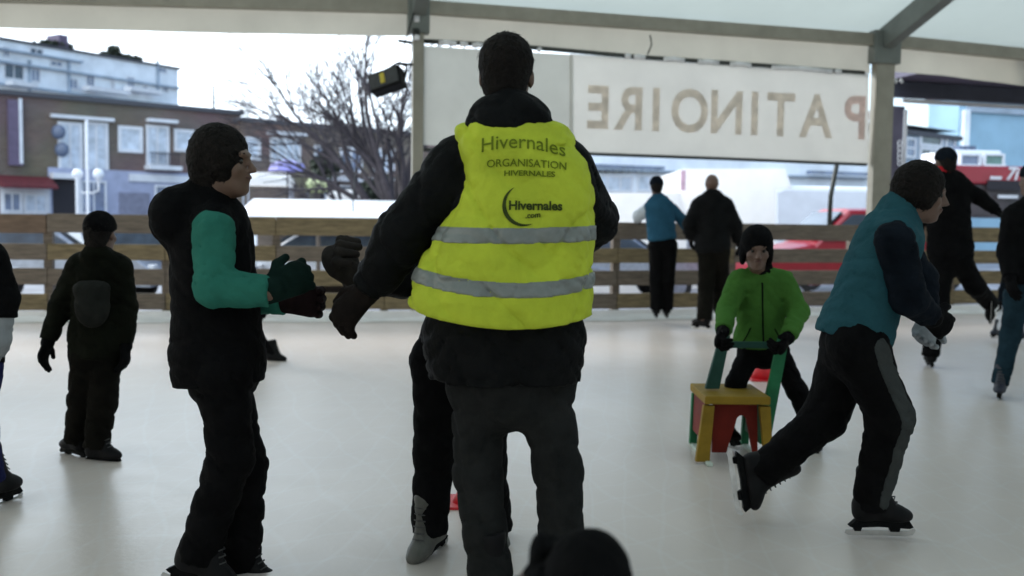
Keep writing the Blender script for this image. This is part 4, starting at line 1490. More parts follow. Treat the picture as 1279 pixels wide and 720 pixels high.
# ------------------------------------------------------------------ right of the steward: shop, marquees
G0 = at(700, 281, 40); G1 = at(1110, 287, 46)
PG = Pl(G0, G1)
bs = empty('shop_building', (G0.x, G0.y, GZ), 'bluish white shop building with a dark toothed cornice behind the marquees', 'building')
block(PG, 700, 1108, 165, 10, bs, BM['white'], BM['roofd'])
pbox(PG, (738, 207, 826, 211), 0, .3, 'cornice', BM['glassb'], bs)
for x in range(746, 822, 9): pbox(PG, (x, 211, x + 5, 216), 0, .25, 'bracket', BM['glassd'], bs)
window(PG, (742, 219, 790, 240), bs, BM['trim'], BM['glassl'], mull=(2, 0))
window(PG, (795, 219, 842, 240), bs, BM['trim'], BM['glassl'], mull=(2, 0))
pbox(PG, (738, 217, 1080, 219), 0, .4, 'ledge', BM['greyw'], bs)
pbox(PG, (1000, 216, 1100, 220), .4, .4, 'gutter', BM['glassb'], bs)
# big white marquee
def marquee(px0, px1, yt, ye, Y, lab, slope=18, depth=4):
    P = Pl(at(px0, 280, Y), at(px1, 281, Y))
    a0 = P.uz(px0, ye); a1 = P.uz(px1, ye)
    t0 = P.uz(px0 + slope * .4, yt); t1 = P.uz(px1 - slope, yt)
    e = empty('marquee', P.pt((a0[0] + a1[0]) / 2, GZ), lab, 'marquee', 'white marquees beyond the fence')
    b = MB()
    f = [(a0[0], GZ), (a1[0], GZ), (a1[0], a1[1]), (t1[0], t1[1]), (t0[0], t0[1]), (a0[0], a0[1])]
    va = [b.bm.verts.new(P.pt(u, z, 0)) for u, z in f]
    vb = [b.bm.verts.new(P.pt(u, z, -depth)) for u, z in f]
    b.bm.faces.new(va); b.bm.faces.new(vb[::-1])
    for i in range(2, 6): b.bm.faces.new((va[i], vb[i], vb[(i + 1) % 6], va[(i + 1) % 6]))
    b.build('cloth', BM['tentw'], e)
    for u, z in (f[0], f[1]):
        m = MB(); m.tube([P.pt(u, GZ, .04), P.pt(u, a1[1], .04)], .04, 6); m.build('pole', BM['silver'], e)
    return e


marquee(846, 1003, 211, 279, 24, 'large white marquee whose right side slopes down behind the bald skater', 22)
marquee(735, 860, 241, 276, 22, 'low white marquee behind the blue vested skater', 10)
m = MB()
pl_ = Pl(at(850, 280, 23.6), at(860, 280, 23.6))
pl_.box(m, pl_.rect(850, 213, 856, 238), 0, .05)
tag(m.build('pink_sign', mat('pale_pink_panel', lin(.62, .40, .48), .6)), 'narrow pale pink sign at the left edge of the large marquee', 'sign')

# ------------------------------------------------------------------ right bay: dark canopy, window frame, far house, red and white truck
PK = Pl(at(1100, 287, 17.5), at(1400, 290, 19.0))
ck = empty('dark_canopy', PK.pt(2, GZ), 'dark purple grey canopy across the top of the right bay', 'canopy')
pbox(PK, (1102, 88, 1420, 112), 0, 2.2, 'cloth', BM['darkp'], ck)
pbox(PK, (1102, 113, 1420, 131), 0, .20, 'valance', mat('slate_canvas', lin(.05, .055, .08), .6, var=.2, scale=2), ck)
pbox(PK, (1106, 108, 1420, 112), 2.22, .06, 'edge_pole', mat('blue_grey_tube', lin(.15, .19, .28), .4), ck)
pbox(PK, (1106, 133, 1122, 400), -.05, .12, 'post', BM['darkp'], ck)
pbox(PK, (1104, 85, 1420, 99), 2.3, .03, 'hem', BM['darkp'], ck)
wf = empty('glazed_frame', PK.pt(3, GZ), 'thin white metal frame hanging under the dark canopy', 'frame')
pbox(PK, (1124, 133, 1420, 137.5), .05, .05, 'top_bar', BM['trim'], wf)
pbox(PK, (1124, 138, 1128, 208), .05, .05, 'upright', BM['trim'], wf)
for i in range(5):
    c = PK.hit(1117, 180 + i * 6.2) + PK.n * .15
    m = MB(); m.tube([c + PK.u * (.04 * math.cos(t)) + Vector((0, 0, .05 * math.sin(t))) for t in [k * math.pi / 4 for k in range(9)]], .010, 5, cap=False)
    m.build('chain_link', BM['trim'], wf)

H0 = at(1126, 288, 50); H1 = at(1205, 289, 54)
PH = Pl(H0, H1)
hb = empty('grey_building', (H0.x, H0.y, GZ), 'grey town house with white window frames under a pale roof in the right bay', 'building')
block(PH, 1100, 1197, 180 - 16, 9, hb, BM['greyw'], BM['roofd'])
m = MB(); r = PH.rect(1100, 141, 1196, 164)
m.prism([PH.pt(r[0], r[1] + .22, .1), PH.pt(r[0], r[3], -4), PH.pt(r[0], r[1] + .22, -8)], PH.u * (r[2] - r[0]))
m.build('pitched_roof', mat('snowy_slates', lin(.45, .50, .55), .7, var=.2, scale=2), hb)
window(PH, (1148, 168, 1176, 184), hb, BM['trim'], BM['glassd'], fw=.16, mull=(0, 0))
window(PH, (1148, 184.5, 1176, 202), hb, BM['trim'], BM['glassd'], fw=.16, mull=(1, 0))
window(PH, (1130, 172, 1143, 198), hb, BM['trim'], BM['glassb'], fw=.12, mull=(0, 1))
window(PH, (1180, 172, 1192, 198), hb, BM['trim'], BM['glassb'], fw=.12, mull=(0, 1))
pbox(PH, (1183, 130, 1190, 150), -4.6, .8, 'chimney', BM['brick'], hb)

PF = Pl(at(1190, 288, 57), at(1400, 291, 61))
fb = empty('sky_stand_in', PF.pt(3, GZ), 'pale blue facade added in place of the sky in the right bay behind the truck', 'building')
block(PF, 1199, 1460, 120, 2.5, fb, mat('sky_stand_in_blue', lin(.27, .43, .54), .6, var=.1, scale=.5), BM['roofd'])  # blue facade added to supply the sky colour in this bay
fb2 = empty('brick_building', PF.pt(20, GZ), 'brown brick building past the right edge of the ice', 'building')
block(PF, 1480, 2100, 150, 9, fb2, BM['brick'], BM['roofd'])
for x in (1500, 1570, 1640, 1710): window(PF, (x, 190, x + 34, 230), fb2, BM['trim'], BM['glassb'])
pbox(PF, (1199, 138, 1206, 215), 0, .3, 'pilaster', BM['white'], fb)
pbox(PF, (1206, 140, 1400, 146), 0, .2, 'frieze', BM['greyw'], fb)
window(PF, (1285, 160, 1320, 200), fb, BM['trim'], BM['glassb'])
PT = Pl(at(1150, 288, 24), at(1400, 291, 24.6))
tk = empty('food_truck', PT.pt(2, GZ), 'red and white food truck with white lettering in the right bay', 'truck')
r = PT.rect(1160, 208, 1380, 231)
m = MB(); PT.box(m, r, -2.0, 2.0); m.build('side_panel', BM['redp'], tk, bevel=.05)
r2_ = PT.rect(1164, 231.3, 1376, 272)
m = MB(); PT.box(m, r2_, -1.95, 1.9); m.build('lower_body', mat('dark_brown_paint', lin(.06, .045, .045), .5, var=.3, scale=2), tk, bevel=.04)
m = MB(); ra = PT.rect(1194, 187, 1262, 208)
m.prism([PT.pt(ra[0], ra[1] + .005, -.1), PT.pt(ra[2], ra[1] + .005, -.1), PT.pt(ra[2] - .12, ra[3], -.2), PT.pt(ra[0] + .1, ra[3], -.2)], PT.n * -1.6)
m.build('cab', BM['whp'], tk, bevel=.04)
window(PT, (1200, 192, 1226, 208), tk, BM['whp'], BM['glassb'], out=-.10, fw=.05, mull=(0, 0))
window(PT, (1230, 192, 1256, 208), tk, BM['whp'], mat('green_grey_glass', lin(.12, .24, .22), .2), out=-.10, fw=.05, mull=(0, 0))
for x0 in (1216, 1224, 1231):
    pbox(PT, (x0, 180, x0 + 6, 186.5), -.9, .3, 'roof_box', BM['bluep'], tk)
pbox(PT, (1232, 226, 1274, 238), .01, .04, 'dark_panel', BM['dark'], tk)
pbox(PT, (1246, 244, 1270, 248), .01, .04, 'stripe', BM['trim'], tk)
for x in (1185, 1330):
    c = PT.hit(x, 268)
    m = MB(); m.tube([Vector((c.x, c.y, GZ + .4)) - PT.n * .25, Vector((c.x, c.y, GZ + .4)) + PT.n * .05], .4, 18); m.build('wheel', BM['tyre'], tk)
for txt, px, py, hp, sh in (('7i', 1263, 218, 20, .25), ('menu', 1243, 222, 6, .2)):
    cpt = PT.hit(px, py) + PT.n * .02
    me = text_mesh(txt, hp / FPX * 24 * 1.1, .01, 1.0, ext=.004, font_shear=sh)
    for v in me.vertices: v.co = cpt + PT.u * v.co.x + Vector((0, 0, v.co.y)) + PT.n * v.co.z
    wmesh('lettering', me, BM['trim'], tk)

# ------------------------------------------------------------------ light
w = bpy.data.worlds.new('World'); SC.world = w; w.use_nodes = True
nt = w.node_tree; N = nt.nodes; L = nt.links
bg = N['Background']
sky = N.new('ShaderNodeTexSky'); sky.sky_type = 'NISHITA'; sky.sun_disc = False
SE, SA = math.radians(32), math.radians(-52)      # veiled sun beyond the fence to the left
sky.sun_elevation = SE; sky.sun_rotation = SA
sky.air_density = 1.0; sky.dust_density = .6; sky.ozone_density = 2.0
tc = N.new('ShaderNodeTexCoord')
mp = N.new('ShaderNodeMapping'); mp.inputs['Scale'].default_value = (1, 1, 2.6)
L.new(tc.outputs['Generated'], mp.inputs['Vector'])
nz = N.new('ShaderNodeTexNoise'); nz.inputs['Scale'].default_value = 1.6; nz.inputs['Detail'].default_value = 7; nz.inputs['Roughness'].default_value = .55
L.new(mp.outputs[0], nz.inputs['Vector'])
mr = N.new('ShaderNodeMapRange'); mr.inputs['From Min'].default_value = .36; mr.inputs['From Max'].default_value = .62
mr.inputs['To Min'].default_value = .25; mr.inputs['To Max'].default_value = .85
L.new(nz.outputs['Fac'], mr.inputs['Value'])
mx = N.new('ShaderNodeMix'); mx.data_type = 'RGBA'
mx.inputs['B'].default_value = (8.6, 9.9, 11.2, 1)
sx_ = N.new('ShaderNodeSeparateXYZ'); L.new(tc.outputs['Generated'], sx_.inputs[0])
m1 = N.new('ShaderNodeMath'); m1.operation = 'MULTIPLY_ADD'; m1.inputs[1].default_value = -1.6; m1.use_clamp = True
L.new(sx_.outputs['X'], m1.inputs[0]); L.new(mr.outputs[0], m1.inputs[2])
L.new(m1.outputs[0], mx.inputs['Factor'])
L.new(sky.outputs[0], mx.inputs['A'])
L.new(mx.outputs['Result'], bg.inputs['Color'])
bg.inputs['Strength'].default_value = .15
sd = bpy.data.lights.new('sun', 'SUN'); sd.energy = 1.5; sd.angle = math.radians(15); sd.color = (1, .96, .9)
so = bpy.data.objects.new('sun', sd); COL.objects.link(so)
# direction from which light comes: azimuth measured like the sky node
dirv = Vector((math.sin(SA) * math.cos(SE), math.cos(SA) * math.cos(SE), math.sin(SE)))
so.rotation_euler = (-dirv).to_track_quat('-Z', 'Y').to_euler()
vs = SC.view_settings
vs.view_transform = 'Standard'; vs.look = 'None'; vs.gamma = 1; vs.use_curve_mapping = False
vs.exposure = 0.95
SC.cycles.use_denoising = True
SC.cycles.max_bounces = 10
SC.cycles.diffuse_bounces = 5
SC.cycles.caustics_reflective = False; SC.cycles.caustics_refractive = False
SC.cycles.sample_clamp_indirect = 6
# ------------------------------------------------------------------ the people on the ice
AWAY = (0, 1, 0)
# the steward in the yellow vest
D = 3.0
J = dict(hd=(633, 97, .03), nk=(636, 152, 0), sl=(566, 212, .02), sr=(708, 214, -.02),
         el=(504, 294, .03), er=(738, 275, .20), wl=(463, 360, .08), fl=(436, 386, .06), wr=(690, 330, .36),
         pl=(630, 420, 0), hl=(597, 455, .02), hr=(676, 455, 0), kl=(597, 590, .04), kr=(697, 590, .02),
         al=(612, 712, .0), ar=(702, 712, .0))
W = person('tall steward in a fluorescent yellow vest seen from behind, left hand held out', D, J,
           (.12, 1, .02), AWAY, s=1.03, trx=.07, h=.0095, jk='black2', tr='charcoal', gl='brown', boot='boot', hair=True,
           tor=(.150, .232), sq=.70, arm=(.082, .082, .060), leg=(.090, .070, .066), hem=.13, hs=1.0, hand=(1, 1),
           curl=.85, gscale=1.2, palm=((.3, .8, -.5), None), hood=(.125, .075, -.015), fs=1.05, jfold=.006, tfold=.006,
           toes=((-.15, 1, 0), (.3, 1, 0)))
root = W['_root']
# vest: an open-necked sleeveless shell, its outline taken row by row
rows = [(146, 592, 696, .10), (152, 580, 706, .13), (162, 568, 715, .15), (175, 568, 722, .165), (190, 572, 731, .18), (210, 577, 739, .19), (240, 576, 741, .20),
        (262, 569, 742, .205), (285, 552, 741, .21), (300, 543, 741, .215), (320, 531, 741, .22), (345, 521, 741, .225), (375, 514, 739, .235), (412, 512, 736, .235)]
cz, cx, crx, cry = [], [], [], []
for y, l, r, d in rows[::-1]:
    a = at(l, y, D); b = at(r, y, D)
    cz.append((a.z + b.z) / 2); cx.append((a.x + b.x) / 2); crx.append((b.x - a.x) / 2); cry.append(d)
cz, cx, crx, cry = map(np.array, (cz, cx, crx, cry))


def vest_sdf(off=0.0):
    def f(p):
        z = p[:, 2]
        x0 = np.interp(z, cz, cx); rx = np.interp(z, cz, crx) + off; ry = np.interp(z, cz, cry) + off
        q = (np.abs((p[:, 0] - x0) / rx) ** 2.5 + np.abs((p[:, 1] - D) / ry) ** 2.5) ** (1 / 2.5)
        return (q - 1) * np.minimum(rx, ry) * .9
    return f


zt_ = at(640, 148, D).z; zb_ = at(640, 402.5, D).z
xc = at(636, 300, D).x


def vest_fn(off=0.0):
    f0 = folds(vest_sdf(off), .008, 10, 1.0)
    f1 = folds(f0, .003, 24, 4.0)

    def f(p):
        d = f1(p)
        hemz = zb_ + .42 * (p[:, 0] - xc) ** 2 + .03 * np.clip(-(p[:, 0] - xc), 0, 1)
        d = smax(d, hemz - p[:, 2], .006)
        topz = zt_ - .10 * np.abs(p[:, 0] - xc)
        return smax(d, p[:, 2] - topz, .02)
    return f


lo = (cx.min() - .36, D - .3, zb_ - .05); hi = (cx.max() + .36, D + .3, zt_ + .05)
vme = grid_mesh(vest_fn(), lo, hi, .009, 'hi_vis_vest')
vest = wmesh('hi_vis_vest', vme, FB['hivis'], root)
bvh = BVHTree.FromPolygons([v.co.copy() + root.location for v in vme.vertices], [tuple(p.vertices) for p in vme.polygons])
for (pxl, yl), (pxc, yc), (pxr, yr), wpx in (((550, 292), (640, 294), (741, 291), 19), ((526, 342), (640, 357), (742, 348), 19)):
    za, zm, zc_ = at(pxl, yl, D).z, at(pxc, yc, D).z, at(pxr, yr, D).z
    xa, xm, xb = at(pxl, yl, D).x, at(pxc, yc, D).x, at(pxr, yr, D).x
    cf = np.polyfit([xa, xm, xb], [za, zm, zc_], 2)
    hw = wpx / 2 / FPX * D
    vf = vest_fn(.0035)
    bf = lambda p, cf=cf, hw=hw, vf=vf: np.maximum(vf(p), np.abs(p[:, 2] - np.polyval(cf, p[:, 0])) - hw)
    me = grid_mesh(bf, lo, (hi[0], hi[1], zm + .2), .006, 'reflective_band')
    wmesh('reflective_band', me, FB['refl'], vest)


def drape(me, px, py, m, name='print', arc=0.0, rot=0.0):
    bm = bmesh.new(); bm.from_mesh(me)
    for _ in range(3):
        ee = [e for e in bm.edges if e.calc_length() > .02]
        if ee: bmesh.ops.subdivide_edges(bm, edges=ee, cuts=1)
    bmesh.ops.triangulate(bm, faces=bm.faces)
    bm.to_mesh(me); bm.free()
    c = at(px, py, D)
    for v in me.vertices:
        x = v.co.x; y = v.co.y - arc * x * x + rot * x
        X = c.x + x; Z = c.z + y
        hit = bvh.ray_cast(Vector((X, D - 1, Z)), Vector((0, 1, 0)))
        Y = hit[0].y if hit[0] else D - .15
        v.co = Vector((X, Y - .0016 - (.0012 if v.co.z > 0 else 0), Z))
    return wmesh(name, me, m, vest)


drape(text_mesh('Hivernales', .058, .0003, 1.0, ext=.001), 653, 184, FB['ink'], 'lettering', 1.1, -.04)
drape(text_mesh('ORGANISATION', .031, .0002, 1.0, ext=.001), 657, 209, FB['ink'], 'lettering', .4, -.02)
drape(text_mesh('HIVERNALES', .021, .0006, 1.25, ext=.001), 660, 221, FB['ink'], 'lettering', .3, -.01)
drape(text_mesh('Hivernales', .036, .0012, 1.0, ext=.001), 667, 259, FB['inkd'], 'lettering', .1, .0)
drape(text_mesh('.com', .022, .0006, 1.0, ext=.001), 664, 270, FB['inkd'], 'lettering', .1, .1)
# crescent emblem
b = MB()
N_ = 26
vo, vi = [], []
for i in range(N_ + 1):
    t = math.radians(115 + 185 * i / N_)
    wd = .0005 + .0115 * max(0, math.sin(math.pi * i / N_)) ** .8
    R1 = .058
    vo.append(b.bm.verts.new((math.cos(t) * R1, math.sin(t) * R1, .001)))
    vi.append(b.bm.verts.new((math.cos(t) * (R1 - wd), math.sin(t) * (R1 - wd), .001)))
for i in range(N_): b.bm.faces.new((vo[i], vo[i + 1], vi[i + 1], vi[i]))
me = bpy.data.meshes.new('emblem'); b.bm.to_mesh(me); b.bm.free()
drape(me, 652, 259, FB['inkd'], 'emblem')

# skater half hidden behind the steward, facing the camera
D = 3.42
J = dict(hd=(640, 215, .25), nk=(628, 262, .22), sr=(585, 290, .2), sl=(675, 295, .2), er=(505, 352, .14), el=(690, 380, .2),
         wr=(450, 352, .04), wl=(650, 420, .05), pl=(580, 430, .16), hr=(543, 450, .16), hl=(615, 455, .18),
         kr=(543, 560, .10), kl=(606, 575, .22), ar=(537, 652, .12), al=(618, 650, .34), fr=(430, 336, .0))
person('skater in black trousers and grey boots hidden behind the steward, reaching out a tan glove', D, J,
       (-.3, -1, -.1), (0, -1, 0), s=.98, h=.012, jk='black2', tr='black', gl=('tan', 'tan'), boot='bootg', hat=('black', 'beanie'),
       tor=(.15, .16), arm=(.07, .058, .045), leg=(.088, .076, .068), hem=.08, toes=((.2, -1, 0), (-.5, -1, -.35)), gscale=1.5, curl=1.4)

# woman with green sleeves, in profile
D = 3.27
J = dict(hd=(279, 204, 0), nk=(262, 252, .01), sl=(268, 290, .15), sr=(268, 288, -.13), el=(285, 372, .17), er=(267, 360, -.17),
         wl=(352, 375, .10), wr=(335, 364, -.16), pl=(272, 442, 0), hl=(277, 462, .09), hr=(277, 462, -.08),
         kl=(306, 580, .09), kr=(289, 570, -.06), al=(300, 700, .09), ar=(250, 684, -.05), fl=(375, 376, .10), fr=(365, 350, -.13))
W = person('dark haired skater in profile with green sleeves and a black padded vest', D, J,
           (1, -.12, -.02), (1, 0, 0), s=.97, h=.0095, jk='black', tr='black', gl=('maroon', 'dgreen'), boot='boot', hair='long', hs=.94,
           skin='skin2', sleeves='teal', tor=(.150, .165), sq=.92, arm=(.070, .062, .052), leg=(.090, .076, .070), hem=.10, trx=.05,
           hood=(.150, .105, -.05), toes=((1, -.2, 0), ((1, -.1, -.35), (.35, 0, 1))), gscale=1.25, curl=.9, tfold=.006)

# boy in dark clothes, seen from behind
D = 4.93
J = dict(hd=(126, 294, 0), nk=(125, 322, 0), sl=(98, 334, 0), sr=(150, 334, 0), el=(76, 380, 0), er=(158, 384, 0),
         wl=(61, 424, -.04), wr=(157, 428, -.02), pl=(122, 425, 0), hl=(108, 440, 0), hr=(133, 440, 0),
         kl=(103, 498, 0), kr=(128, 502, -.02), al=(97, 544, .03), ar=(121, 553, -.04))
W = person('boy in dark winter clothes and dark knitted cap seen from behind on the left', D, J,
           (.1, 1, 0), AWAY, s=.74, h=.010, jk='olive', tr='brownt', gl='black', hat=('black', 'beanie'), hs=.86,
           tor=(.18, .19), arm=(.085, .072, .058), leg=(.105, .095, .085), hem=.12, hood=(.10, .07, .02),
           toes=((-.8, .5, 0), (1, -.25, 0)), fs=.85, gscale=1.3)
c = at(115, 382, D - .13)
bk = grid_mesh(folds(union([ell(c, ((1, 0, 0), (0, 1, 0), (0, 0, 1)), (.085, .06, .11)), cap(c + Vector((-.05, .0, .08)), c + Vector((.05, 0, .08)), .04, .04)], .03), .003, 40, 1),
               (c.x - .15, c.y - .12, c.z - .16), (c.x + .15, c.y + .12, c.z + .17), .009, 'backpack')
bp_ = wmesh('backpack', bk, fabric('backpack_cloth', (.018, .019, .017)))
tag(bp_, 'small grey backpack on the back of the boy in dark clothes', 'backpack')

# person cut by the left edge
D = 4.05
J = dict(hd=(-57, 262, 0), nk=(-49, 305, 0), sr=(-14, 325, -.05), sl=(-81, 330, .05), er=(5, 372, -.02), el=(-104, 390, .1),
         wr=(5, 396, -.03), wl=(-119, 430, .1), pl=(-44, 440, 0), hr=(-26, 460, 0), hl=(-61, 460, 0),
         kr=(-25, 535, -.05), kl=(-69, 540, .1), ar=(-13, 592, 0), al=(-84, 590, .2), fr=(5, 425, -.03))
person('skater at the left edge in a dark coat, blue trousers and pale grey glove', D, J, (-.1, 1, 0), AWAY, s=.92, h=.013,
       jk='black', tr='bluetr', gl='lgrey', hat=('black', 'beanie'), tor=(.15, .16), arm=(.08, .066, .056), leg=(.09, .072, .060), hem=.06,
       toes=((-.3, 1, 0), (.25, 1, -.0)), gscale=1.2, fs=1.05, curl=.3)

# pair by the far fence
D = 12.0
J = dict(hd=(820, 234, 0), nk=(822, 250, 0), sl=(810, 262, .05), sr=(838, 262, .05), el=(797, 270, .2), er=(852, 275, .15),
         wl=(796, 274, .5), wr=(856, 284, .4), pl=(827, 298, 0), hl=(820, 308, 0), hr=(836, 308, 0),
         kl=(820, 350, 0), kr=(834, 350, 0), al=(820, 383, 0), ar=(833, 383, .05))
person('skater in a blue vest with one pale sleeve leaning on the far fence', D, J, (0, 1, -.1), AWAY, s=.98, h=.017,
       jk='blue', tr='black', gl='black', sleeves=('pale', 'blue'), hat=('navy', 'beanie'), tor=(.18, .17), arm=(.085, .07, .055), leg=(.10, .085, .08),
       hem=.02, hs=.95, group='pair of skaters at the far fence')
D = 11.4
J = dict(hd=(889, 231, 0), nk=(889, 248, 0), sl=(873, 258, 0), sr=(906, 258, 0), el=(862, 280, 0), er=(918, 282, 0),
         wl=(863, 297, .1), wr=(922, 302, .1), pl=(890, 305, 0), hl=(884, 314, 0), hr=(899, 314, 0),
         kl=(882, 356, 0), kr=(901, 356, .1), al=(880, 396, -.1), ar=(900, 385, .3))
person('bald skater in a loose black jacket by the far fence beside the blue vest', D, J, (.05, 1, 0), AWAY, s=1.0, h=.017,
       jk='black2', tr='brownt', gl='black', hair=False, tor=(.20, .20), arm=(.10, .085, .065), leg=(.11, .095, .088), hem=.10,
       hood=(.12, .06, .02), toes=((-.7, .6, 0), (.4, .8, 0)), skin='skin', group='pair of skaters at the far fence')

# child in green behind the chair
D = 5.25
J = dict(hd=(945, 312, -.08), nk=(949, 340, 0), sr=(922, 352, 0), sl=(980, 352, 0), er=(908, 388, -.05), el=(998, 390, -.02),
         wr=(904, 412, -.20), wl=(985, 420, -.20), pl=(950, 425, .08), hr=(938, 436, .08), hl=(968, 436, .08),
         kr=(920, 478, .0), kl=(996, 490, .05), ar=(905, 530, .1), al=(1018, 543, .10), fr=(898, 425, -.26), fl=(976, 436, -.26))
person('child in a green jacket and black flapped hat pushing the toy coloured chair', D, J, (-.12, -1, -.18), (-.1, -1, 0), s=.78, h=.010,
       jk='green', tr='black', gl='black', hat=('black', 'ears'), hs=.92, tor=(.155, .175), arm=(.078, .070, .055), leg=(.084, .068, .060), hem=.03,
       scarf='black', zipc='black', toes=((-.2, -1, 0), (.5, -1, 0)), gscale=1.3, fs=.8, curl=1.2)

# striding skater on the right
D = 3.83
J = dict(hd=(1150, 242, -.02), nk=(1122, 270, 0), sl=(1110, 288, .15), sr=(1118, 300, -.15), el=(1150, 350, .2), er=(1134, 372, -.17),
         wl=(1160, 398, .15), wr=(1160, 394, -.10), pl=(1068, 412, 0), hl=(1062, 432, .08), hr=(1072, 432, -.08),
         kl=(1030, 522, .12), kr=(1112, 520, -.08), al=(957, 585, .16), ar=(1088, 622, -.02), fl=(1150, 432, .05), fr=(1180, 408, -.05))
W = person('crouched skater in a petrol blue vest striding right with one leg stretched back', D, J,
           (1, -.22, -.22), (1, -.1, -.25), s=1.0, h=.0105, jk='tealv', tr='black', gl=('lgrey', 'black'), hair='long',
           sleeves=('navy', 'navy'), tor=(.150, .160), sq=.85, arm=(.074, .064, .048), leg=(.108, .086, .068), hem=.05, hs=.90,
           toes=((( .15, -.1, -1), (1, 0, .12)), (1, -.03, 0)), gscale=1.15, jfold=.005, tfold=.005, boot='boot', skin='skin')
stf = []
pA = W['hr'] + Vector((.02, -.085, -.02)); pB = W['kr'] + Vector((.035, -.062, .02)); pC = W['kr'].lerp(W['ar'], .55) + Vector((.02, -.056, 0))
out_ = Vector((.05, -.085, 0))
st = union([cap(W['hr'] + out_, W['kr'] + out_, .042, .040), cap(W['kr'] + out_, W['ar'] + out_ * .8, .040, .036)], .02)
trf = W['_Tr']
me = grid_mesh(lambda p: np.maximum(trf(p) - .003, st(p)), *bounds([W['hr'], W['kr'], W['ar']], .16), .008, 'side_stripe')
for c in W['_root'].children:
    if c.name.startswith('trousers'): tr_ = c
wmesh('side_stripe', me, FB['stripe'], tr_)

# dark skater with an arm flung out, far right
D = 8.6
J = dict(hd=(1180, 204, 0), nk=(1182, 222, 0), sl=(1166, 234, 0), sr=(1200, 234, 0), el=(1150, 262, .1), er=(1222, 246, 0),
         wl=(1146, 292, .15), wr=(1243, 262, 0), pl=(1187, 312, 0), hl=(1178, 325, 0), hr=(1198, 325, 0),
         kl=(1172, 378, 0), kr=(1218, 358, .1), al=(1163, 440, .0), ar=(1236, 378, .35))
person('skater in black with a red collar, one arm flung out and one foot lifted', D, J, (-.3, 1, 0), (.2, 1, 0), s=.97, h=.015,
       jk='black', tr='black', gl='black', hat=('navy', 'beanie'), scarf='red', tor=(.19, .19), arm=(.085, .068, .052), leg=(.105, .088, .076), hem=.08,
       toes=((.2, 1, 0), ((.25, .5, -1), (.3, .9, .5))))

# person cut by the right edge
D = 7.1
J = dict(hd=(1290, 226, 0), nk=(1290, 254, 0), sl=(1266, 272, 0), sr=(1316, 272, 0), el=(1258, 315, 0), er=(1325, 315, 0),
         wl=(1262, 345, -.1), wr=(1322, 350, 0), pl=(1281, 352, 0), hl=(1270, 372, 0), hr=(1296, 372, 0),
         kl=(1262, 420, 0), kr=(1300, 420, .05), al=(1250, 474, .0), ar=(1304, 478, .05))
person('skater cut off by the right edge in black jacket and dark teal jeans', D, J, (-.3, 1, 0), (-.2, 1, 0), s=.96, h=.013,
       jk='black', tr='jean', gl='black', hat=('navy', 'beanie'), tor=(.17, .17), arm=(.088, .072, .055), leg=(.090, .072, .062), hem=.02,
       toes=((-.4, -.7, 0), (.3, .8, 0)), boot='bootb')
# small child beyond that person
D = 10.7
J = dict(hd=(1268, 320, 0), nk=(1268, 337, 0), sl=(1258, 344, 0), sr=(1280, 344, 0), el=(1252, 362, 0), er=(1286, 362, 0),
         wl=(1250, 378, 0), wr=(1288, 378, 0), pl=(1266, 375, 0), hl=(1260, 382, 0), hr=(1272, 382, 0),
         kl=(1252, 396, 0), kr=(1275, 398, 0), al=(1246, 410, 0), ar=(1275, 412, 0))
person('small child in white trousers beyond the jeans at the right edge', D, J, (-.6, -1, 0), (-.3, -1, 0), s=.56, h=.013,
       jk='navy', tr='white', gl='black', hat=('navy', 'beanie'), hs=.75, tor=(.18, .18), arm=(.08, .07, .06), leg=(.10, .09, .085), hem=.02,
       toes=((-.8, -.5, 0), (-.2, -1, 0)), boot='bootb', fs=.72)
# child hidden behind the woman
D = 8.5
J = dict(hd=(300, 318, 0), nk=(302, 342, 0), sl=(322, 352, 0), sr=(284, 352, 0), el=(332, 375, 0), er=(272, 375, 0),
         wl=(326, 396, -.05), wr=(268, 396, 0), pl=(304, 395, 0), hl=(314, 402, 0), hr=(296, 402, 0),
         kl=(324, 424, -.02), kr=(290, 424, 0), al=(340, 440, 0), ar=(286, 440, 0))
person('child in black almost hidden behind the green sleeved skater, one skate visible', D, J, (.1, -1, 0), (0, -1, 0), s=.62, h=.013,
       jk='black', tr='black', gl='black', hat=('black', 'beanie'), hs=.78, tor=(.17, .17), arm=(.08, .07, .06), leg=(.085, .075, .065), hem=.05,
       toes=((1, -.2, 0), (-.2, -1, 0)), fs=.82)
# toddler close to the camera at the bottom edge
D = 1.42
J = dict(hd=(735, 735, .0), nk=(735, 795, 0), sl=(688, 765, 0), sr=(800, 830, 0), el=(655, 800, .0), er=(830, 930, 0),
         wl=(668, 735, .05), wr=(835, 1010, 0), pl=(737, 1000, 0), hl=(710, 1030, 0), hr=(765, 1030, 0),
         kl=(708, 1130, 0), kr=(768, 1130, 0), al=(708, 1232, .0), ar=(768, 1232, .0), fl=(672, 700, .05))
person('toddler in a black fleecy hood at the bottom edge, one mitten raised', D, J, (.1, 1, 0), AWAY, s=.44, h=.007,
       jk='black', tr='black', gl='black', hair=False, hat=('black', 'hood'), hs=.60, tor=(.20, .20), arm=(.14, .12, .10), leg=(.11, .10, .09),
       hem=.1, fs=.55, gscale=1.5, curl=1.4)

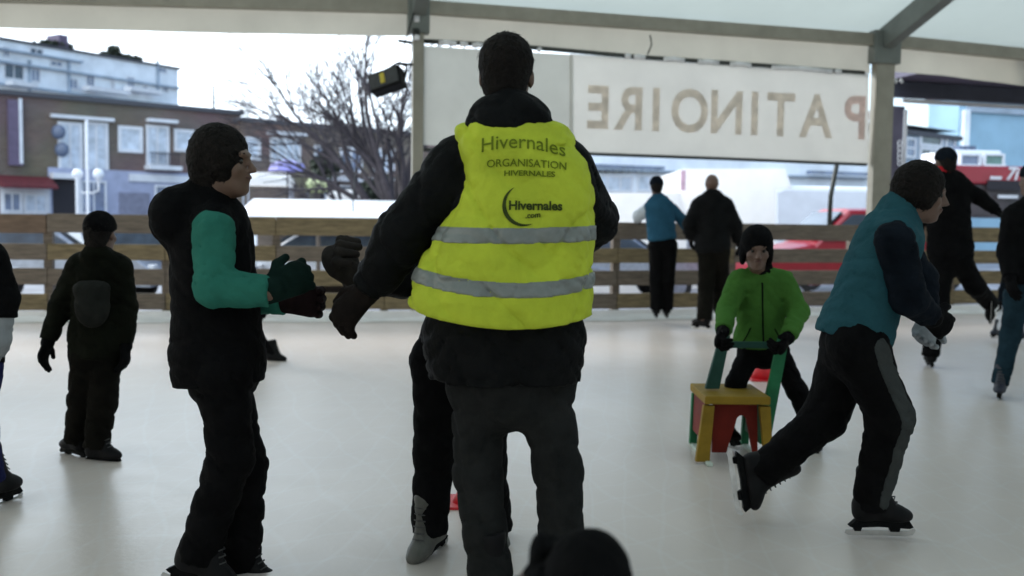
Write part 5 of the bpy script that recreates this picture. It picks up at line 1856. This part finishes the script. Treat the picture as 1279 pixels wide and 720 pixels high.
# ------------------------------------------------------------------ toy coloured chair pushed along the ice
CH = {k: mat('chair_' + k, lin(*c), .6, spec=.2, var=.2, scale=6, bump=.08, bscale=20) for k, c in
      dict(yellow=(.27, .17, .018), red=(.15, .012, .006), green=(.02, .15, .065), dgreen=(.02, .07, .055), white=(.55, .62, .56)).items()}
cl = gnd(884, 580); cr_ = cl + Vector((.285, .0, 0))
ux = Vector((cr_.x - cl.x, cr_.y - cl.y, 0)); CW = ux.length; ux.normalize()
uy = Vector((-ux.y, ux.x, 0))          # away from the camera
chair = empty('push_chair', cl, 'yellow, red and green wooden chair pushed along the ice by the child in green', 'chair')
zc = lambda y: hgt(cl, y)
ZS = zc(500)
CD = .40
def cpt(a, b, z): return cl + ux * a + uy * b + Vector((0, 0, z))
# seat
m = MB(); m.box(cpt(CW / 2, CD / 2, ZS), ux, uy, (0, 0, 1), CW + .05, CD + .02, .042); m.build('seat', CH['yellow'], chair, bevel=.008)
# front board legs, splayed a little
for s_, x in ((-1, 0), (1, CW)):
    m = MB()
    m.prism([cpt(x - .028, 0, ZS - .03), cpt(x + .028, 0, ZS - .03), cpt(x + .028 + s_ * .02, -.01, 0.012), cpt(x - .028 + s_ * .035, -.01, 0.012)], uy * .04)
    m.build('leg', CH['yellow'], chair, bevel=.004)
    m = MB()
    m.prism([cpt(x - .02, CD - .04, ZS - .03), cpt(x + .02, CD - .04, ZS - .03), cpt(x + .02, CD, 0.012), cpt(x - .02, CD, 0.012)], uy * .04)
    m.build('leg', CH['green'], chair, bevel=.004)
# arched red board beneath the seat
ap = [cpt(.03, .045, ZS - .03), cpt(CW - .03, .045, ZS - .03), cpt(CW - .02, .045, .05), cpt(CW - .045, .045, .05)]
for i in range(9):
    t = math.pi * i / 8
    ap.append(cpt(CW * .62 + .028 * math.cos(t), .045, ZS - .12 + .035 * math.sin(t)))
ap += [cpt(CW * .36, .045, .05), cpt(.03, .045, .05)]
m = MB(); m.prism(ap, uy * .022); m.build('arched_board', CH['red'], chair)
# side boards
for x, mm in ((.0, 'red'), (CW, 'green')):
    m = MB()
    m.prism([cpt(x - .012, .05, ZS - .03), cpt(x - .012, CD - .05, ZS - .03), cpt(x - .012, CD - .03, .10), cpt(x - .012, .03, .10)], ux * .022)
    m.build('side_board', CH[mm], chair)
# back posts with hand holds and the green arm boards
ZT = zc(424)
for x, mm, dx in ((.04, 'dgreen', .055), (CW + .035, 'green', .085)):
    m = MB()
    m.prism([cpt(x - .03, .16, ZS + .03 if x < .1 else ZS * .35), cpt(x + .045, .16, ZS + .03 if x < .1 else ZS * .35), cpt(x + .045 + dx, .18, ZT), cpt(x - .01 + dx, .18, ZT)], uy * .035)
    m.build('back_post', CH[mm], chair, bevel=.006)
m = MB(); m.prism([cpt(CW + .02, .03, .02), cpt(CW + .045, .03, .02), cpt(CW + .06, .2, ZS), cpt(CW + .02, .2, ZS)], uy * .03)
m.build('brace', CH['green'], chair)
m = MB(); m.box(cpt(CW / 2 + .085, .20, ZT - .05), ux, uy, (0, 0, 1), CW - .02, .025, .035); m.build('hand_rail', CH['dgreen'], chair, bevel=.008)
for x in (-.0, CW):
    m = MB(); m.box(cpt(x, CD / 2, .010), ux, uy, (0, 0, 1), .03, CD + .12, .018); m.build('runner', CH['white'], chair, bevel=.004)

# red marker cones
def cone(px, py, hpx, wpx, label):
    c = gnd(px, py); Y = c.y
    hh = hpx * Y / FPX; rr = wpx * Y / FPX / 2
    e = empty('marker_cone', c, label, 'cone', 'red marker cones on the ice')
    m = MB()
    m.tube([c + Vector((0, 0, .008)), c + Vector((0, 0, hh * .5)), c + Vector((0, 0, hh))], [rr * .82, rr * .5, rr * .16], 20); m.build('cone', MT['cone'], e, True)
    m = MB(); m.box(c + Vector((0, 0, .006)), (1, 0, 0), (0, 1, 0), (0, 0, 1), rr * 2, rr * 2, .012); m.build('base', MT['cone'], e, bevel=.003)


MT['cone'] = mat('red_plastic', lin(.62, .02, .03), .4)
cone(955, 474, 38, 42, 'red marker cone seen between the legs of the child in green')
cone(589, 629, 40, 62, 'red marker cone half hidden behind the lower leg of the steward')
